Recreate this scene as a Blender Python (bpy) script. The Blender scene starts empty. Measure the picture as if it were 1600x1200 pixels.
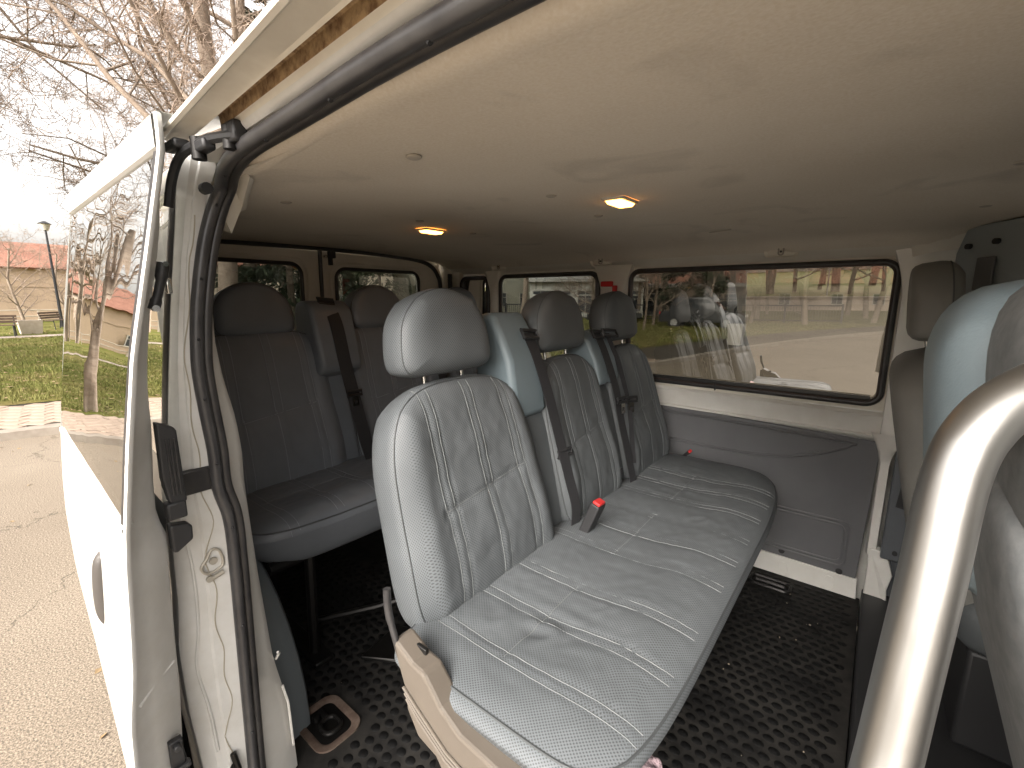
import bpy, bmesh, math, random
from mathutils import Vector, Matrix, Euler, noise
random.seed(7)
R = math.radians
CZ = 1.71            # eye height above the road; the van floor is at CZ-1.13
FL = CZ - 1.13
scene = bpy.context.scene
COL = scene.collection

# ------------------------------------------------------------------ camera
cd = bpy.data.cameras.new('camera'); cam = bpy.data.objects.new('camera', cd); COL.objects.link(cam)
cd.sensor_width = 36.0; cd.lens = 36.0*720/1600; cd.clip_start = 0.02; cd.clip_end = 1500
cam.location = (0, 0, CZ)
cam.rotation_euler = Euler((R(90) - math.atan(135/720.0), 0, R(38.5)), 'XYZ')
scene.camera = cam

# ------------------------------------------------------------------ world, sun, exposure
w = bpy.data.worlds.new('World'); scene.world = w; w.use_nodes = True
nt = w.node_tree; nt.nodes.clear()
SUN_EL, SUN_AZ = 32, 172
sky = nt.nodes.new('ShaderNodeTexSky'); sky.sky_type = 'NISHITA'; sky.sun_disc = False
sky.sun_elevation = R(SUN_EL); sky.sun_rotation = R(SUN_AZ); sky.dust_density = 6; sky.air_density = 1.2; sky.ozone_density = 1
hs = nt.nodes.new('ShaderNodeHueSaturation'); hs.inputs['Saturation'].default_value = 0.12; hs.inputs['Value'].default_value = 1.0
mx = nt.nodes.new('ShaderNodeMix'); mx.data_type = 'RGBA'; mx.blend_type = 'MULTIPLY'; mx.inputs[0].default_value = 1
mx.inputs[7].default_value = (1.0, 0.955, 0.915, 1)
bg = nt.nodes.new('ShaderNodeBackground'); bg.inputs['Strength'].default_value = 0.15
wo = nt.nodes.new('ShaderNodeOutputWorld')
nt.links.new(sky.outputs[0], hs.inputs['Color']); nt.links.new(hs.outputs[0], mx.inputs[6])
nt.links.new(mx.outputs[2], bg.inputs['Color']); nt.links.new(bg.outputs[0], wo.inputs['Surface'])
sd = bpy.data.lights.new('sun', 'SUN'); sd.energy = 0.35; sd.angle = R(50); sd.color = (1, .95, .88)
so = bpy.data.objects.new('sun', sd); COL.objects.link(so)
# sun stands on the near (open door) side, behind the camera
so.rotation_euler = Euler((R(90-SUN_EL), 0, R(180-SUN_AZ)), 'XYZ')
scene.view_settings.view_transform = 'Standard'; scene.view_settings.look = 'None'
scene.view_settings.gamma = 1.0; scene.view_settings.exposure = 2.12
try: scene.cycles.max_bounces = 10; scene.cycles.diffuse_bounces = 6; scene.cycles.transparent_max_bounces = 16
except Exception: pass

# ------------------------------------------------------------------ materials
MATS = {}
def material(name, color, rough=.6, metal=0, spec=.5, var=None, vscale=8, bump=None, bscale=60, bdist=.002, coat=0, emit=None, estr=0, vdetail=4):
    if name in MATS: return MATS[name]
    m = bpy.data.materials.new(name); m.use_nodes = True; t = m.node_tree
    b = t.nodes['Principled BSDF']
    b.inputs['Base Color'].default_value = (*color, 1); b.inputs['Roughness'].default_value = rough
    b.inputs['Metallic'].default_value = metal; b.inputs['Specular IOR Level'].default_value = spec
    b.inputs['Coat Weight'].default_value = coat
    if emit: b.inputs['Emission Color'].default_value = (*emit, 1); b.inputs['Emission Strength'].default_value = estr
    if var or bump:
        tc = t.nodes.new('ShaderNodeTexCoord')
    if var:
        n = t.nodes.new('ShaderNodeTexNoise'); n.inputs['Scale'].default_value = vscale; n.inputs['Detail'].default_value = vdetail
        n.inputs['Roughness'].default_value = .65
        t.links.new(tc.outputs['Object'], n.inputs['Vector'])
        r = t.nodes.new('ShaderNodeValToRGB'); r.color_ramp.elements[0].position = .36; r.color_ramp.elements[1].position = .64
        r.color_ramp.elements[0].color = (*color, 1); r.color_ramp.elements[1].color = (*var, 1)
        t.links.new(n.outputs['Fac'], r.inputs['Fac']); t.links.new(r.outputs['Color'], b.inputs['Base Color'])
    if bump:
        n2 = t.nodes.new('ShaderNodeTexNoise'); n2.inputs['Scale'].default_value = bscale; n2.inputs['Detail'].default_value = 3
        t.links.new(tc.outputs['Object'], n2.inputs['Vector'])
        bp = t.nodes.new('ShaderNodeBump'); bp.inputs['Strength'].default_value = bump; bp.inputs['Distance'].default_value = bdist
        t.links.new(n2.outputs['Fac'], bp.inputs['Height']); t.links.new(bp.outputs['Normal'], b.inputs['Normal'])
    MATS[name] = m; return m

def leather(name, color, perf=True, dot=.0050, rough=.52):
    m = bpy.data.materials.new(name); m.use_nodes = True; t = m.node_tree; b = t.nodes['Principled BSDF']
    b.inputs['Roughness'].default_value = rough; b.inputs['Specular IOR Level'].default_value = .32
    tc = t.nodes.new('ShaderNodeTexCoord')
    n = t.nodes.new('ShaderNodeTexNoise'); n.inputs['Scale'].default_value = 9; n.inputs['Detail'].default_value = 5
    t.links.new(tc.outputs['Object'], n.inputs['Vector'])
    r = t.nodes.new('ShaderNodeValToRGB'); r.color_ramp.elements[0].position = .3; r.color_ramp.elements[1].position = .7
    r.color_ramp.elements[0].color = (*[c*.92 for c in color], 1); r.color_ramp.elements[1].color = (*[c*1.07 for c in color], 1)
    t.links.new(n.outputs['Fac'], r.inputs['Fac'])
    w1 = t.nodes.new('ShaderNodeTexNoise'); w1.inputs['Scale'].default_value = 14; w1.inputs['Detail'].default_value = 4; w1.inputs['Distortion'].default_value = 1.2
    t.links.new(tc.outputs['Object'], w1.inputs['Vector'])
    bp = t.nodes.new('ShaderNodeBump'); bp.inputs['Strength'].default_value = .22; bp.inputs['Distance'].default_value = .003
    t.links.new(w1.outputs['Fac'], bp.inputs['Height'])
    g = t.nodes.new('ShaderNodeTexVoronoi'); g.inputs['Scale'].default_value = 420
    t.links.new(tc.outputs['Object'], g.inputs['Vector'])
    bp2 = t.nodes.new('ShaderNodeBump'); bp2.inputs['Strength'].default_value = .12; bp2.inputs['Distance'].default_value = .001
    t.links.new(g.outputs['Distance'], bp2.inputs['Height']); t.links.new(bp.outputs['Normal'], bp2.inputs['Normal'])
    t.links.new(bp2.outputs['Normal'], b.inputs['Normal'])
    if perf:
        mp = t.nodes.new('ShaderNodeMapping'); mp.inputs['Rotation'].default_value = (0, R(0), 0)
        t.links.new(tc.outputs['UV'], mp.inputs['Vector'])
        v = t.nodes.new('ShaderNodeTexVoronoi'); v.voronoi_dimensions = '2D'; v.inputs['Randomness'].default_value = 0
        v.inputs['Scale'].default_value = 1/dot
        mp.inputs['Rotation'].default_value = (0, 0, R(45))
        t.links.new(mp.outputs[0], v.inputs['Vector'])
        mr = t.nodes.new('ShaderNodeMapRange'); mr.inputs[1].default_value = .16; mr.inputs[2].default_value = .40; mr.inputs[3].default_value = .38; mr.inputs[4].default_value = 1
        t.links.new(v.outputs['Distance'], mr.inputs[0])
        mu = t.nodes.new('ShaderNodeMix'); mu.data_type = 'RGBA'; mu.blend_type = 'MULTIPLY'; mu.inputs[0].default_value = 1
        t.links.new(r.outputs['Color'], mu.inputs[6]); t.links.new(mr.outputs[0], mu.inputs[7])
        t.links.new(mu.outputs[2], b.inputs['Base Color'])
    else:
        t.links.new(r.outputs['Color'], b.inputs['Base Color'])
    MATS[name] = m; return m

def glass(name, tint, refl, wave=0.0):
    m = bpy.data.materials.new(name); m.use_nodes = True; t = m.node_tree; t.nodes.clear()
    out = t.nodes.new('ShaderNodeOutputMaterial'); tr = t.nodes.new('ShaderNodeBsdfTransparent'); tr.inputs[0].default_value = (*tint, 1)
    gl = t.nodes.new('ShaderNodeBsdfGlossy'); gl.inputs['Roughness'].default_value = .004; gl.inputs[0].default_value = (.95, .95, .93, 1)
    lw = t.nodes.new('ShaderNodeFresnel'); lw.inputs['IOR'].default_value = 1.5
    mr = t.nodes.new('ShaderNodeMath'); mr.operation = 'MULTIPLY_ADD'; mr.inputs[1].default_value = 1.0; mr.inputs[2].default_value = refl
    mr.use_clamp = True
    mx = t.nodes.new('ShaderNodeMixShader')
    t.links.new(lw.outputs[0], mr.inputs[0]); t.links.new(mr.outputs[0], mx.inputs[0])
    t.links.new(tr.outputs[0], mx.inputs[1]); t.links.new(gl.outputs[0], mx.inputs[2]); t.links.new(mx.outputs[0], out.inputs[0])
    if wave:
        tc = t.nodes.new('ShaderNodeTexCoord'); n = t.nodes.new('ShaderNodeTexNoise'); n.inputs['Scale'].default_value = 5; n.inputs['Detail'].default_value = 1
        t.links.new(tc.outputs['Object'], n.inputs['Vector'])
        bp = t.nodes.new('ShaderNodeBump'); bp.inputs['Strength'].default_value = 1; bp.inputs['Distance'].default_value = wave
        t.links.new(n.outputs['Fac'], bp.inputs['Height']); t.links.new(bp.outputs[0], gl.inputs['Normal'])
    MATS[name] = m; return m

M = dict(
 doorwhite=material('toned_down_white_paint', (.62, .615, .59), .35, coat=.3, var=(.56, .55, .52), vscale=5, bump=.12, bscale=7, bdist=.003),  # van white darkened in colour, against overexposure of the daylit door skin
 header=material('cream_header_paint', (.74, .71, .63), .35, coat=.3, var=(.66, .62, .54), vscale=12, bump=.15, bscale=14, bdist=.002),
 white=material('white_paint', (.78, .77, .73), .32, coat=.4, var=(.71, .69, .64), vscale=6, bump=.15, bscale=9, bdist=.002),
 jamb=material('white_jamb_paint', (.68, .675, .65), .38, var=(.61, .60, .565), vscale=14, bump=.25, bscale=20, bdist=.003),
 cream=material('cream_trim', (.73, .69, .61), .6, var=(.66, .62, .54), vscale=5, bump=.1, bscale=200),
 rust=material('rusty_track', (.20, .12, .06), .85, var=(.50, .36, .20), vscale=70, bump=.5, bscale=120),
 dirt=material('dusty_channel', (.42, .30, .18), .9, var=(.60, .47, .32), vscale=60, bump=.4, bscale=150),
 rubber=material('black_rubber', (.025, .024, .025), .38, spec=.5, var=(.045, .042, .04), vscale=20),
 seal=material('door_seal_rubber', (.035, .034, .036), .36, spec=.6, var=(.06, .058, .058), vscale=16),
 black=material('black_plastic', (.02, .02, .021), .5),
 matrubber=material('floor_mat_rubber', (.011, .0105, .010), .8, spec=.2, var=(.030, .028, .025), vscale=11, bump=.4, bscale=500, bdist=.001),
 stud=material('floor_mat_stud', (.004, .004, .004), .65, spec=.25),
 grey=material('grey_plastic', (.12, .13, .142), .5, var=(.105, .115, .127), vscale=7, bump=.15, bscale=400, bdist=.001),
 greypanel=material('grey_door_card', (.135, .137, .143), .55, var=(.12, .122, .128), vscale=4, bump=.2, bscale=500, bdist=.001),
 shell=material('speckled_grey_shell', (.12, .128, .13), .7, var=(.17, .175, .175), vscale=55, bump=.25, bscale=120, bdist=.001, vdetail=8),
 blue=material('pale_blue_plastic', (.145, .185, .205), .5, var=(.16, .20, .22), vscale=10, bump=.3, bscale=350, bdist=.0012),
 beige=material('beige_plastic', (.125, .106, .086), .5, var=(.108, .091, .073), vscale=6, bump=.12, bscale=300, bdist=.001),
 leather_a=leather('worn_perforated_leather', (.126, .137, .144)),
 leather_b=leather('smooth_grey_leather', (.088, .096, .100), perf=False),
 leather_d=leather('taupe_leather', (.17, .165, .152), perf=False),
 leather_c=leather('rear_grey_leather', (.150, .163, .180), perf=False, rough=.38),  # bench leather paled and blued in colour, offsetting dim warm rear light
 thread=material('pale_thread', (.15, .16, .16), .7),
 threadg=material('grey_thread', (.13, .14, .145), .7),
 threadr=material('light_thread', (.24, .25, .27), .7),
 piping=material('grey_piping', (.055, .06, .062), .6),
 webbing=material('belt_webbing', (.020, .020, .022), .7, bump=.3, bscale=700, bdist=.001),
 steel=material('brushed_steel', (.62, .60, .56), .22, metal=1, bump=.12, bscale=30, bdist=.001),
 pole_metal=material('satin_rail', (.40, .39, .37), .38, metal=1, bump=.25, bscale=40, bdist=.0012),
 chrome=material('chrome', (.75, .75, .74), .12, metal=1),
 dmetal=material('dark_metal', (.018, .017, .016), .4, metal=.6),
 red=material('red_plastic', (.62, .03, .03), .4),
 lens=material('lit_lamp_lens', (.9, .6, .25), .3, emit=(1, .42, .08), estr=3.2, var=(.8,.5,.2), vscale=60),
 lamp_trim=material('lamp_bezel', (.6, .54, .45), .5),
 fleece=material('pink_fleece', (.34, .25, .27), .95, bump=1, bscale=140, bdist=.01),
 bodyglass=glass('tinted_window_glass', (.20, .21, .20), .08),
 bigglass=glass('large_window_glass', (.15, .15, .135), .22),
 doorglass=glass('sliding_door_glass', (.10, .10, .09), .30, wave=.0012),
 clear=glass('clear_glass', (.8, .85, .82), .03),
)

def headliner_mat():
    m = bpy.data.materials.new('headliner_fabric'); m.use_nodes = True; t = m.node_tree; b = t.nodes['Principled BSDF']
    b.inputs['Roughness'].default_value = .95; b.inputs['Specular IOR Level'].default_value = .1
    tc = t.nodes.new('ShaderNodeTexCoord')
    n = t.nodes.new('ShaderNodeTexNoise'); n.inputs['Scale'].default_value = 2.2; n.inputs['Detail'].default_value = 6
    n2 = t.nodes.new('ShaderNodeTexNoise'); n2.inputs['Scale'].default_value = 260; n2.inputs['Detail'].default_value = 3
    for k in (n, n2): t.links.new(tc.outputs['Object'], k.inputs['Vector'])
    r = t.nodes.new('ShaderNodeValToRGB'); r.color_ramp.elements[0].position = .35; r.color_ramp.elements[1].position = .68
    r.color_ramp.elements[0].color = (.64, .58, .49, 1); r.color_ramp.elements[1].color = (.71, .65, .56, 1)
    t.links.new(n.outputs['Fac'], r.inputs['Fac'])
    mu = t.nodes.new('ShaderNodeMix'); mu.data_type = 'RGBA'; mu.blend_type = 'OVERLAY'; mu.inputs[0].default_value = .25
    t.links.new(r.outputs['Color'], mu.inputs[6]); t.links.new(n2.outputs['Fac'], mu.inputs[7])
    n3 = t.nodes.new('ShaderNodeTexNoise'); n3.inputs['Scale'].default_value = 5.5; n3.inputs['Detail'].default_value = 7; n3.inputs['Distortion'].default_value = .8
    t.links.new(tc.outputs['Object'], n3.inputs['Vector'])
    mr = t.nodes.new('ShaderNodeMapRange'); mr.inputs[1].default_value = .60; mr.inputs[2].default_value = .78; mr.inputs[3].default_value = 1; mr.inputs[4].default_value = .80
    t.links.new(n3.outputs['Fac'], mr.inputs[0])
    m3 = t.nodes.new('ShaderNodeMix'); m3.data_type = 'RGBA'; m3.blend_type = 'MULTIPLY'; m3.inputs[0].default_value = 1
    t.links.new(mu.outputs[2], m3.inputs[6]); t.links.new(mr.outputs[0], m3.inputs[7])
    t.links.new(m3.outputs[2], b.inputs['Base Color'])
    bp = t.nodes.new('ShaderNodeBump'); bp.inputs['Strength'].default_value = .25; bp.inputs['Distance'].default_value = .001
    t.links.new(n2.outputs['Fac'], bp.inputs['Height']); t.links.new(bp.outputs[0], b.inputs['Normal'])
    return m
M['liner'] = headliner_mat()

# ------------------------------------------------------------------ mesh helpers
class MB:
    def __init__(s): s.v = []; s.f = []; s.uv = {}
    def add(s, vs, fs):
        o = len(s.v); s.v += [tuple(x) for x in vs]; s.f += [tuple(i+o for i in f) for f in fs]; return o
    def box(s, c, d, rot=None):
        hx, hy, hz = d[0]/2, d[1]/2, d[2]/2
        vs = [Vector((x, y, z)) for x in (-hx, hx) for y in (-hy, hy) for z in (-hz, hz)]
        if rot is not None: vs = [rot @ v for v in vs]
        c = Vector(c)
        s.add([v+c for v in vs], [(0, 1, 3, 2), (4, 6, 7, 5), (0, 4, 5, 1), (2, 3, 7, 6), (0, 2, 6, 4), (1, 5, 7, 3)]); return s
    def span(s, a, b):
        return s.box([(a[i]+b[i])/2 for i in range(3)], [abs(b[i]-a[i]) for i in range(3)])
    def tube(s, pts, r, n=8, closed=False, caps=True):
        pts = [Vector(p) for p in pts]; k = len(pts); rs = r if isinstance(r, (list, tuple)) else [r]*k
        d0 = (pts[1]-pts[0]).normalized(); up = Vector((0, 0, 1)) if abs(d0.z) < .9 else Vector((1, 0, 0))
        nrm = d0.cross(up).normalized(); vs = []
        for i, p in enumerate(pts):
            if closed: d = (pts[(i+1) % k]-pts[i-1])
            else: d = pts[min(i+1, k-1)]-pts[max(i-1, 0)]
            if d.length < 1e-9: d = d0
            d.normalize(); nrm = nrm - d*nrm.dot(d)
            if nrm.length < 1e-6: nrm = d.orthogonal()
            nrm.normalize(); bn = d.cross(nrm)
            for j in range(n):
                a = 2*math.pi*j/n; vs.append(p+(nrm*math.cos(a)+bn*math.sin(a))*rs[i])
        fs = []
        for i in range(k if closed else k-1):
            for j in range(n):
                a = i*n+j; b = i*n+(j+1) % n; c = ((i+1) % k)*n+(j+1) % n; d = ((i+1) % k)*n+j
                fs.append((a, b, c, d))
        if not closed and caps:
            fs.append(tuple(range(n))[::-1]); fs.append(tuple((k-1)*n+j for j in range(n)))
        s.add(vs, fs); return s
    def cyl(s, a, b, r, n=16, r2=None):
        return s.tube([a, b], [r, r if r2 is None else r2], n)
    def loft(s, rows, closed=False):
        nr, nc = len(rows), len(rows[0]); vs = [p for r in rows for p in r]; fs = []
        for i in range(nr-1):
            for j in range(nc if closed else nc-1):
                fs.append((i*nc+j, i*nc+(j+1) % nc, (i+1)*nc+(j+1) % nc, (i+1)*nc+j))
        s.add(vs, fs); return s
    def prism(s, poly, off):
        n = len(poly); off = Vector(off); vs = [Vector(p) for p in poly]; vs += [v+off for v in vs]
        s.add(vs, [tuple(range(n)), tuple(range(2*n-1, n-1, -1))]+[(i, i+n, (i+1) % n+n, (i+1) % n) for i in range(n)]); return s
    def ribbon(s, pts, wd, width, th=.0018):
        wd = Vector(wd).normalized(); rows = []
        for i, p in enumerate(pts):
            p = Vector(p); d = Vector(pts[min(i+1, len(pts)-1)])-Vector(pts[max(i-1, 0)])
            nn = d.cross(wd).normalized(); ww = wd*(width/2)
            rows.append([p-ww-nn*th/2, p+ww-nn*th/2, p+ww+nn*th/2, p-ww+nn*th/2])
        s.loft(rows, True); n = len(rows); return s
    def build(s, name, mat, parent=None, smooth=True, bevel=0, seg=2, solid=0, angle=38, label=None, kind=None, uv=None):
        me = bpy.data.meshes.new(name); me.from_pydata(s.v, [], s.f); me.validate(); me.update()
        o = bpy.data.objects.new(name, me); COL.objects.link(o)
        bm = bmesh.new(); bm.from_mesh(me)
        bmesh.ops.recalc_face_normals(bm, faces=bm.faces)
        bm.to_mesh(me); bm.free()
        if mat is not None: me.materials.append(mat)
        if uv is not None:
            l = me.uv_layers.new(name='UVMap')
            for lp in me.loops: l.data[lp.index].uv = uv[lp.vertex_index]
        for p in me.polygons: p.use_smooth = smooth
        if smooth:
            me.set_sharp_from_angle(angle=R(angle))
        if solid:
            md = o.modifiers.new('solidify', 'SOLIDIFY'); md.thickness = solid; md.offset = 0
        if bevel:
            md = o.modifiers.new('bevel', 'BEVEL'); md.width = bevel; md.segments = seg; md.limit_method = 'ANGLE'; md.angle_limit = R(35)
        if parent is not None: o.parent = parent
        if label: o['label'] = label
        if kind: o['kind'] = kind
        return o

def tag(o, label, cat, group=None):
    o['label'] = label; o['category'] = cat
    if group: o['group'] = group
    return o
def thing(name, label, cat, loc=(0, 0, 0), group=None, rz=0):
    o = bpy.data.objects.new(name, None); COL.objects.link(o); o.location = loc; o.rotation_euler = (0, 0, rz)
    o.empty_display_size = .1
    return tag(o, label, cat, group)
def spline(pts, n=8, closed=False):
    pts = [Vector(p) for p in pts]; out = []; k = len(pts)
    rng = range(k if closed else k-1)
    for i in rng:
        if closed: p0, p1, p2, p3 = pts[i-1], pts[i], pts[(i+1) % k], pts[(i+2) % k]
        else: p0, p1, p2, p3 = pts[max(i-1, 0)], pts[i], pts[i+1], pts[min(i+2, k-1)]
        for j in range(n):
            t = j/n
            out.append(.5*((2*p1)+(-p0+p2)*t+(2*p0-5*p1+4*p2-p3)*t*t+(-p0+3*p1-3*p2+p3)*t**3))
    if not closed: out.append(pts[-1])
    return out
def interp(tab, z):   # tab: list of (z, y) sorted descending in z
    if z >= tab[0][0]: return tab[0][1]
    for (z0, y0), (z1, y1) in zip(tab, tab[1:]):
        if z >= z1: return y0+(y1-y0)*(z0-z)/(z0-z1)
    return tab[-1][1]
def rrect(x0, x1, y0, y1, r, n=6):
    out = []
    for cx, cy, a0 in ((x1-r, y1-r, 0), (x0+r, y1-r, 90), (x0+r, y0+r, 180), (x1-r, y0+r, 270)):
        for k in range(n+1):
            a = R(a0+90*k/n); out.append((cx+r*math.cos(a), cy+r*math.sin(a)))
    return out
def holed(name, outer, holes, fn, mat, parent, solid=.012, **kw):
    """flat sheet with rounded openings; fn maps (u,v) to 3D"""
    bm = bmesh.new(); es = []
    for loop in [outer]+holes:
        vs = [bm.verts.new(fn(*p)) for p in loop]
        for i in range(len(vs)): es.append(bm.edges.new((vs[i], vs[(i+1) % len(vs)])))
    bmesh.ops.triangle_fill(bm, use_beauty=True, use_dissolve=False, edges=es)
    me = bpy.data.meshes.new(name); bm.to_mesh(me); bm.free(); me.materials.append(mat)
    o = bpy.data.objects.new(name, me); COL.objects.link(o)
    if solid:
        md = o.modifiers.new('solidify', 'SOLIDIFY'); md.thickness = solid; md.offset = 0
        md = o.modifiers.new('bevel', 'BEVEL'); md.width = .003; md.segments = 2; md.limit_method = 'ANGLE'; md.angle_limit = R(40)
    if parent is not None: o.parent = parent
    return o
def V3(x, y, z): return Vector((x, y, CZ+z))    # z given from eye height

# ================================================================== SETTING
# kerb line of the road: a curve that runs past the back of the van
KERB = [(-25, -62), (-19, -38), (-13.5, -21), (-10.4, -9.5), (-8.7, -2.6), (-8.15, .4), (-7.7, 1.6), (-6.1, 5.5), (-4.5, 10.4), (-3.25, 17.3), (-.8, 26), (6, 44), (16, 70)]
kc = [Vector((x, y, 0)) for x, y in KERB]; kc = [Vector((p.x, p.y, 0)) for p in spline(kc, 8)]
def offs(d):
    out = []
    for i, p in enumerate(kc):
        t = kc[min(i+1, len(kc)-1)]-kc[max(i-1, 0)]; t.normalize(); out.append(p+Vector((-t.y, t.x, 0))*d)
    return out

def ground_mat():
    m = bpy.data.materials.new('worn_asphalt'); m.use_nodes = True; t = m.node_tree; b = t.nodes['Principled BSDF']
    b.inputs['Roughness'].default_value = .9; b.inputs['Specular IOR Level'].default_value = .2
    tc = t.nodes.new('ShaderNodeTexCoord')
    def N(s, d, ro=.6):
        n = t.nodes.new('ShaderNodeTexNoise'); n.inputs['Scale'].default_value = s; n.inputs['Detail'].default_value = d; n.inputs['Roughness'].default_value = ro
        t.links.new(tc.outputs['Object'], n.inputs['Vector']); return n
    big = N(.35, 5); fine = N(120, 2, .8)
    r = t.nodes.new('ShaderNodeValToRGB'); r.color_ramp.elements[0].position = .3; r.color_ramp.elements[1].position = .7
    r.color_ramp.elements[0].color = (.255, .212, .165, 1); r.color_ramp.elements[1].color = (.34, .29, .23, 1)
    t.links.new(big.outputs['Fac'], r.inputs['Fac'])
    r2 = t.nodes.new('ShaderNodeValToRGB'); r2.color_ramp.elements[0].position = .40; r2.color_ramp.elements[1].position = .62
    r2.color_ramp.elements[0].color = (.42, .42, .42, 1); r2.color_ramp.elements[1].color = (1.25, 1.22, 1.18, 1)
    t.links.new(fine.outputs['Fac'], r2.inputs['Fac'])
    mu = t.nodes.new('ShaderNodeMix'); mu.data_type = 'RGBA'; mu.blend_type = 'MULTIPLY'; mu.inputs[0].default_value = 1
    t.links.new(r.outputs['Color'], mu.inputs[6]); t.links.new(r2.outputs['Color'], mu.inputs[7])
    v = t.nodes.new('ShaderNodeTexVoronoi'); v.feature = 'DISTANCE_TO_EDGE'; v.inputs['Scale'].default_value = .34
    dn = t.nodes.new('ShaderNodeVectorMath'); dn.operation = 'MULTIPLY_ADD'
    wn = N(1.6, 5); t.links.new(wn.outputs['Color'], dn.inputs[0]); dn.inputs[1].default_value = (.7, .7, .7); t.links.new(tc.outputs['Object'], dn.inputs[2])
    t.links.new(dn.outputs[0], v.inputs['Vector'])
    mr = t.nodes.new('ShaderNodeMapRange'); mr.inputs[1].default_value = .0; mr.inputs[2].default_value = .0028; mr.inputs[3].default_value = .5; mr.inputs[4].default_value = 1
    t.links.new(v.outputs['Distance'], mr.inputs[0])
    m2 = t.nodes.new('ShaderNodeMix'); m2.data_type = 'RGBA'; m2.blend_type = 'MULTIPLY'; m2.inputs[0].default_value = 1
    t.links.new(mu.outputs[2], m2.inputs[6]); t.links.new(mr.outputs[0], m2.inputs[7]); t.links.new(m2.outputs[2], b.inputs['Base Color'])
    bp = t.nodes.new('ShaderNodeBump'); bp.inputs['Strength'].default_value = .5; bp.inputs['Distance'].default_value = .006
    t.links.new(fine.outputs['Fac'], bp.inputs['Height']); t.links.new(bp.outputs[0], b.inputs['Normal'])
    return m
def grass_mat():
    m = bpy.data.materials.new('lawn_soil'); m.use_nodes = True; t = m.node_tree; b = t.nodes['Principled BSDF']
    b.inputs['Roughness'].default_value = 1; b.inputs['Specular IOR Level'].default_value = .05
    tc = t.nodes.new('ShaderNodeTexCoord')
    n = t.nodes.new('ShaderNodeTexNoise'); n.inputs['Scale'].default_value = .45; n.inputs['Detail'].default_value = 8; n.inputs['Roughness'].default_value = .7
    n2 = t.nodes.new('ShaderNodeTexNoise'); n2.inputs['Scale'].default_value = 22; n2.inputs['Detail'].default_value = 4
    for k in (n, n2): t.links.new(tc.outputs['Object'], k.inputs['Vector'])
    r = t.nodes.new('ShaderNodeValToRGB'); e = r.color_ramp.elements; e[0].position = .3; e[0].color = (.075, .085, .018, 1); e[1].position = .62; e[1].color = (.17, .14, .055, 1)
    x = e.new(.45); x.color = (.11, .12, .028, 1)
    t.links.new(n.outputs['Fac'], r.inputs['Fac'])
    mu = t.nodes.new('ShaderNodeMix'); mu.data_type = 'RGBA'; mu.blend_type = 'OVERLAY'; mu.inputs[0].default_value = .8
    t.links.new(r.outputs['Color'], mu.inputs[6]); t.links.new(n2.outputs['Fac'], mu.inputs[7]); t.links.new(mu.outputs[2], b.inputs['Base Color'])
    return m
g = MB(); g.add([(-600, -600, 0), (600, -600, 0), (600, 600, 0), (-600, 600, 0)], [(0, 1, 2, 3)]); g.build('ground', ground_mat(), kind='structure', smooth=False)
# lawn on the outer side of the kerb (left of the line), 6 mm up
MG = grass_mat()
lp_ = [(p.x, p.y) for p in offs(2.15)]
lawn = holed('lawn_ground', lp_+[(16, 140), (-160, 140), (-160, -120), (-34, -120)], [], lambda u, v: (u, v, .09), MG, None, 0); lawn['kind'] = 'structure'
km = material('kerb_concrete', (.34, .30, .25), .9, var=(.25, .21, .17), vscale=3, bump=.4, bscale=60, bdist=.004)
rows = []
for a, b_ in zip(offs(0), offs(.16)): rows.append([(a.x, a.y, 0), (a.x, a.y, .10), (a.x*.1+b_.x*.9, a.y*.1+b_.y*.9, .115), (b_.x, b_.y, .09)])
MB().loft(rows).build('kerb', km, kind='structure', smooth=False)
# brick pavement
pav = MB()
rows = [[(a.x, a.y, .078), (b_.x, b_.y, .078)] for a, b_ in zip(offs(.15), offs(2.2))]
pavm = material('pavement_joint', (.05, .04, .03), .95, var=(.08, .065, .045), vscale=8)
pavement = MB().loft(rows).build('pavement', pavm, kind='structure', smooth=False)
bm1 = material('paving_brick', (.33, .25, .19), .9, var=(.42, .33, .26), vscale=1.3, bump=.3, bscale=80)
BX, BY = .34, .17
bmb = MB().span((-BX/2+.009, -BY/2+.009, -.01), (BX/2-.009, BY/2-.009, .014))
proto = bmb.build('brick', bm1, pavement, smooth=False, bevel=.003, seg=1)
cells = []
ang = math.atan2(.5, .22)
for i, p in enumerate(kc[:-1]):
    pass
# bricks laid on a lattice turned against the kerb
import itertools
def kdist(x, y):
    best = 1e9; sgn = 1
    for a, b_ in zip(kc, kc[1:]):
        d = b_-a; L2 = d.x*d.x+d.y*d.y
        t = max(0, min(1, ((x-a.x)*d.x+(y-a.y)*d.y)/L2)); ex, ey = x-a.x-d.x*t, y-a.y-d.y*t; dd = ex*ex+ey*ey
        if dd < best: best = dd; sgn = 1 if (d.x*ey-d.y*ex) > 0 else -1
    return sgn*math.sqrt(best)
la = R(38); ca, sa = math.cos(la), math.sin(la)
for i in range(-110, 110):
    for j in range(-150, 150):
        u = i*BX+(j % 2)*BX/2; v = j*BY; x = -9+u*ca-v*sa; y = 1+u*sa+v*ca
        if -13 < x < -4 and -9 < y < 12:
            k = kdist(x, y)
            if .27 < k < 2.1: cells.append((x*x+y*y if not (-.2 < y < 2.2) else (x+9)**2*.01+(y-.8)**2*.01, x, y))
cells.sort(); first = True; rest = MB()
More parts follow.
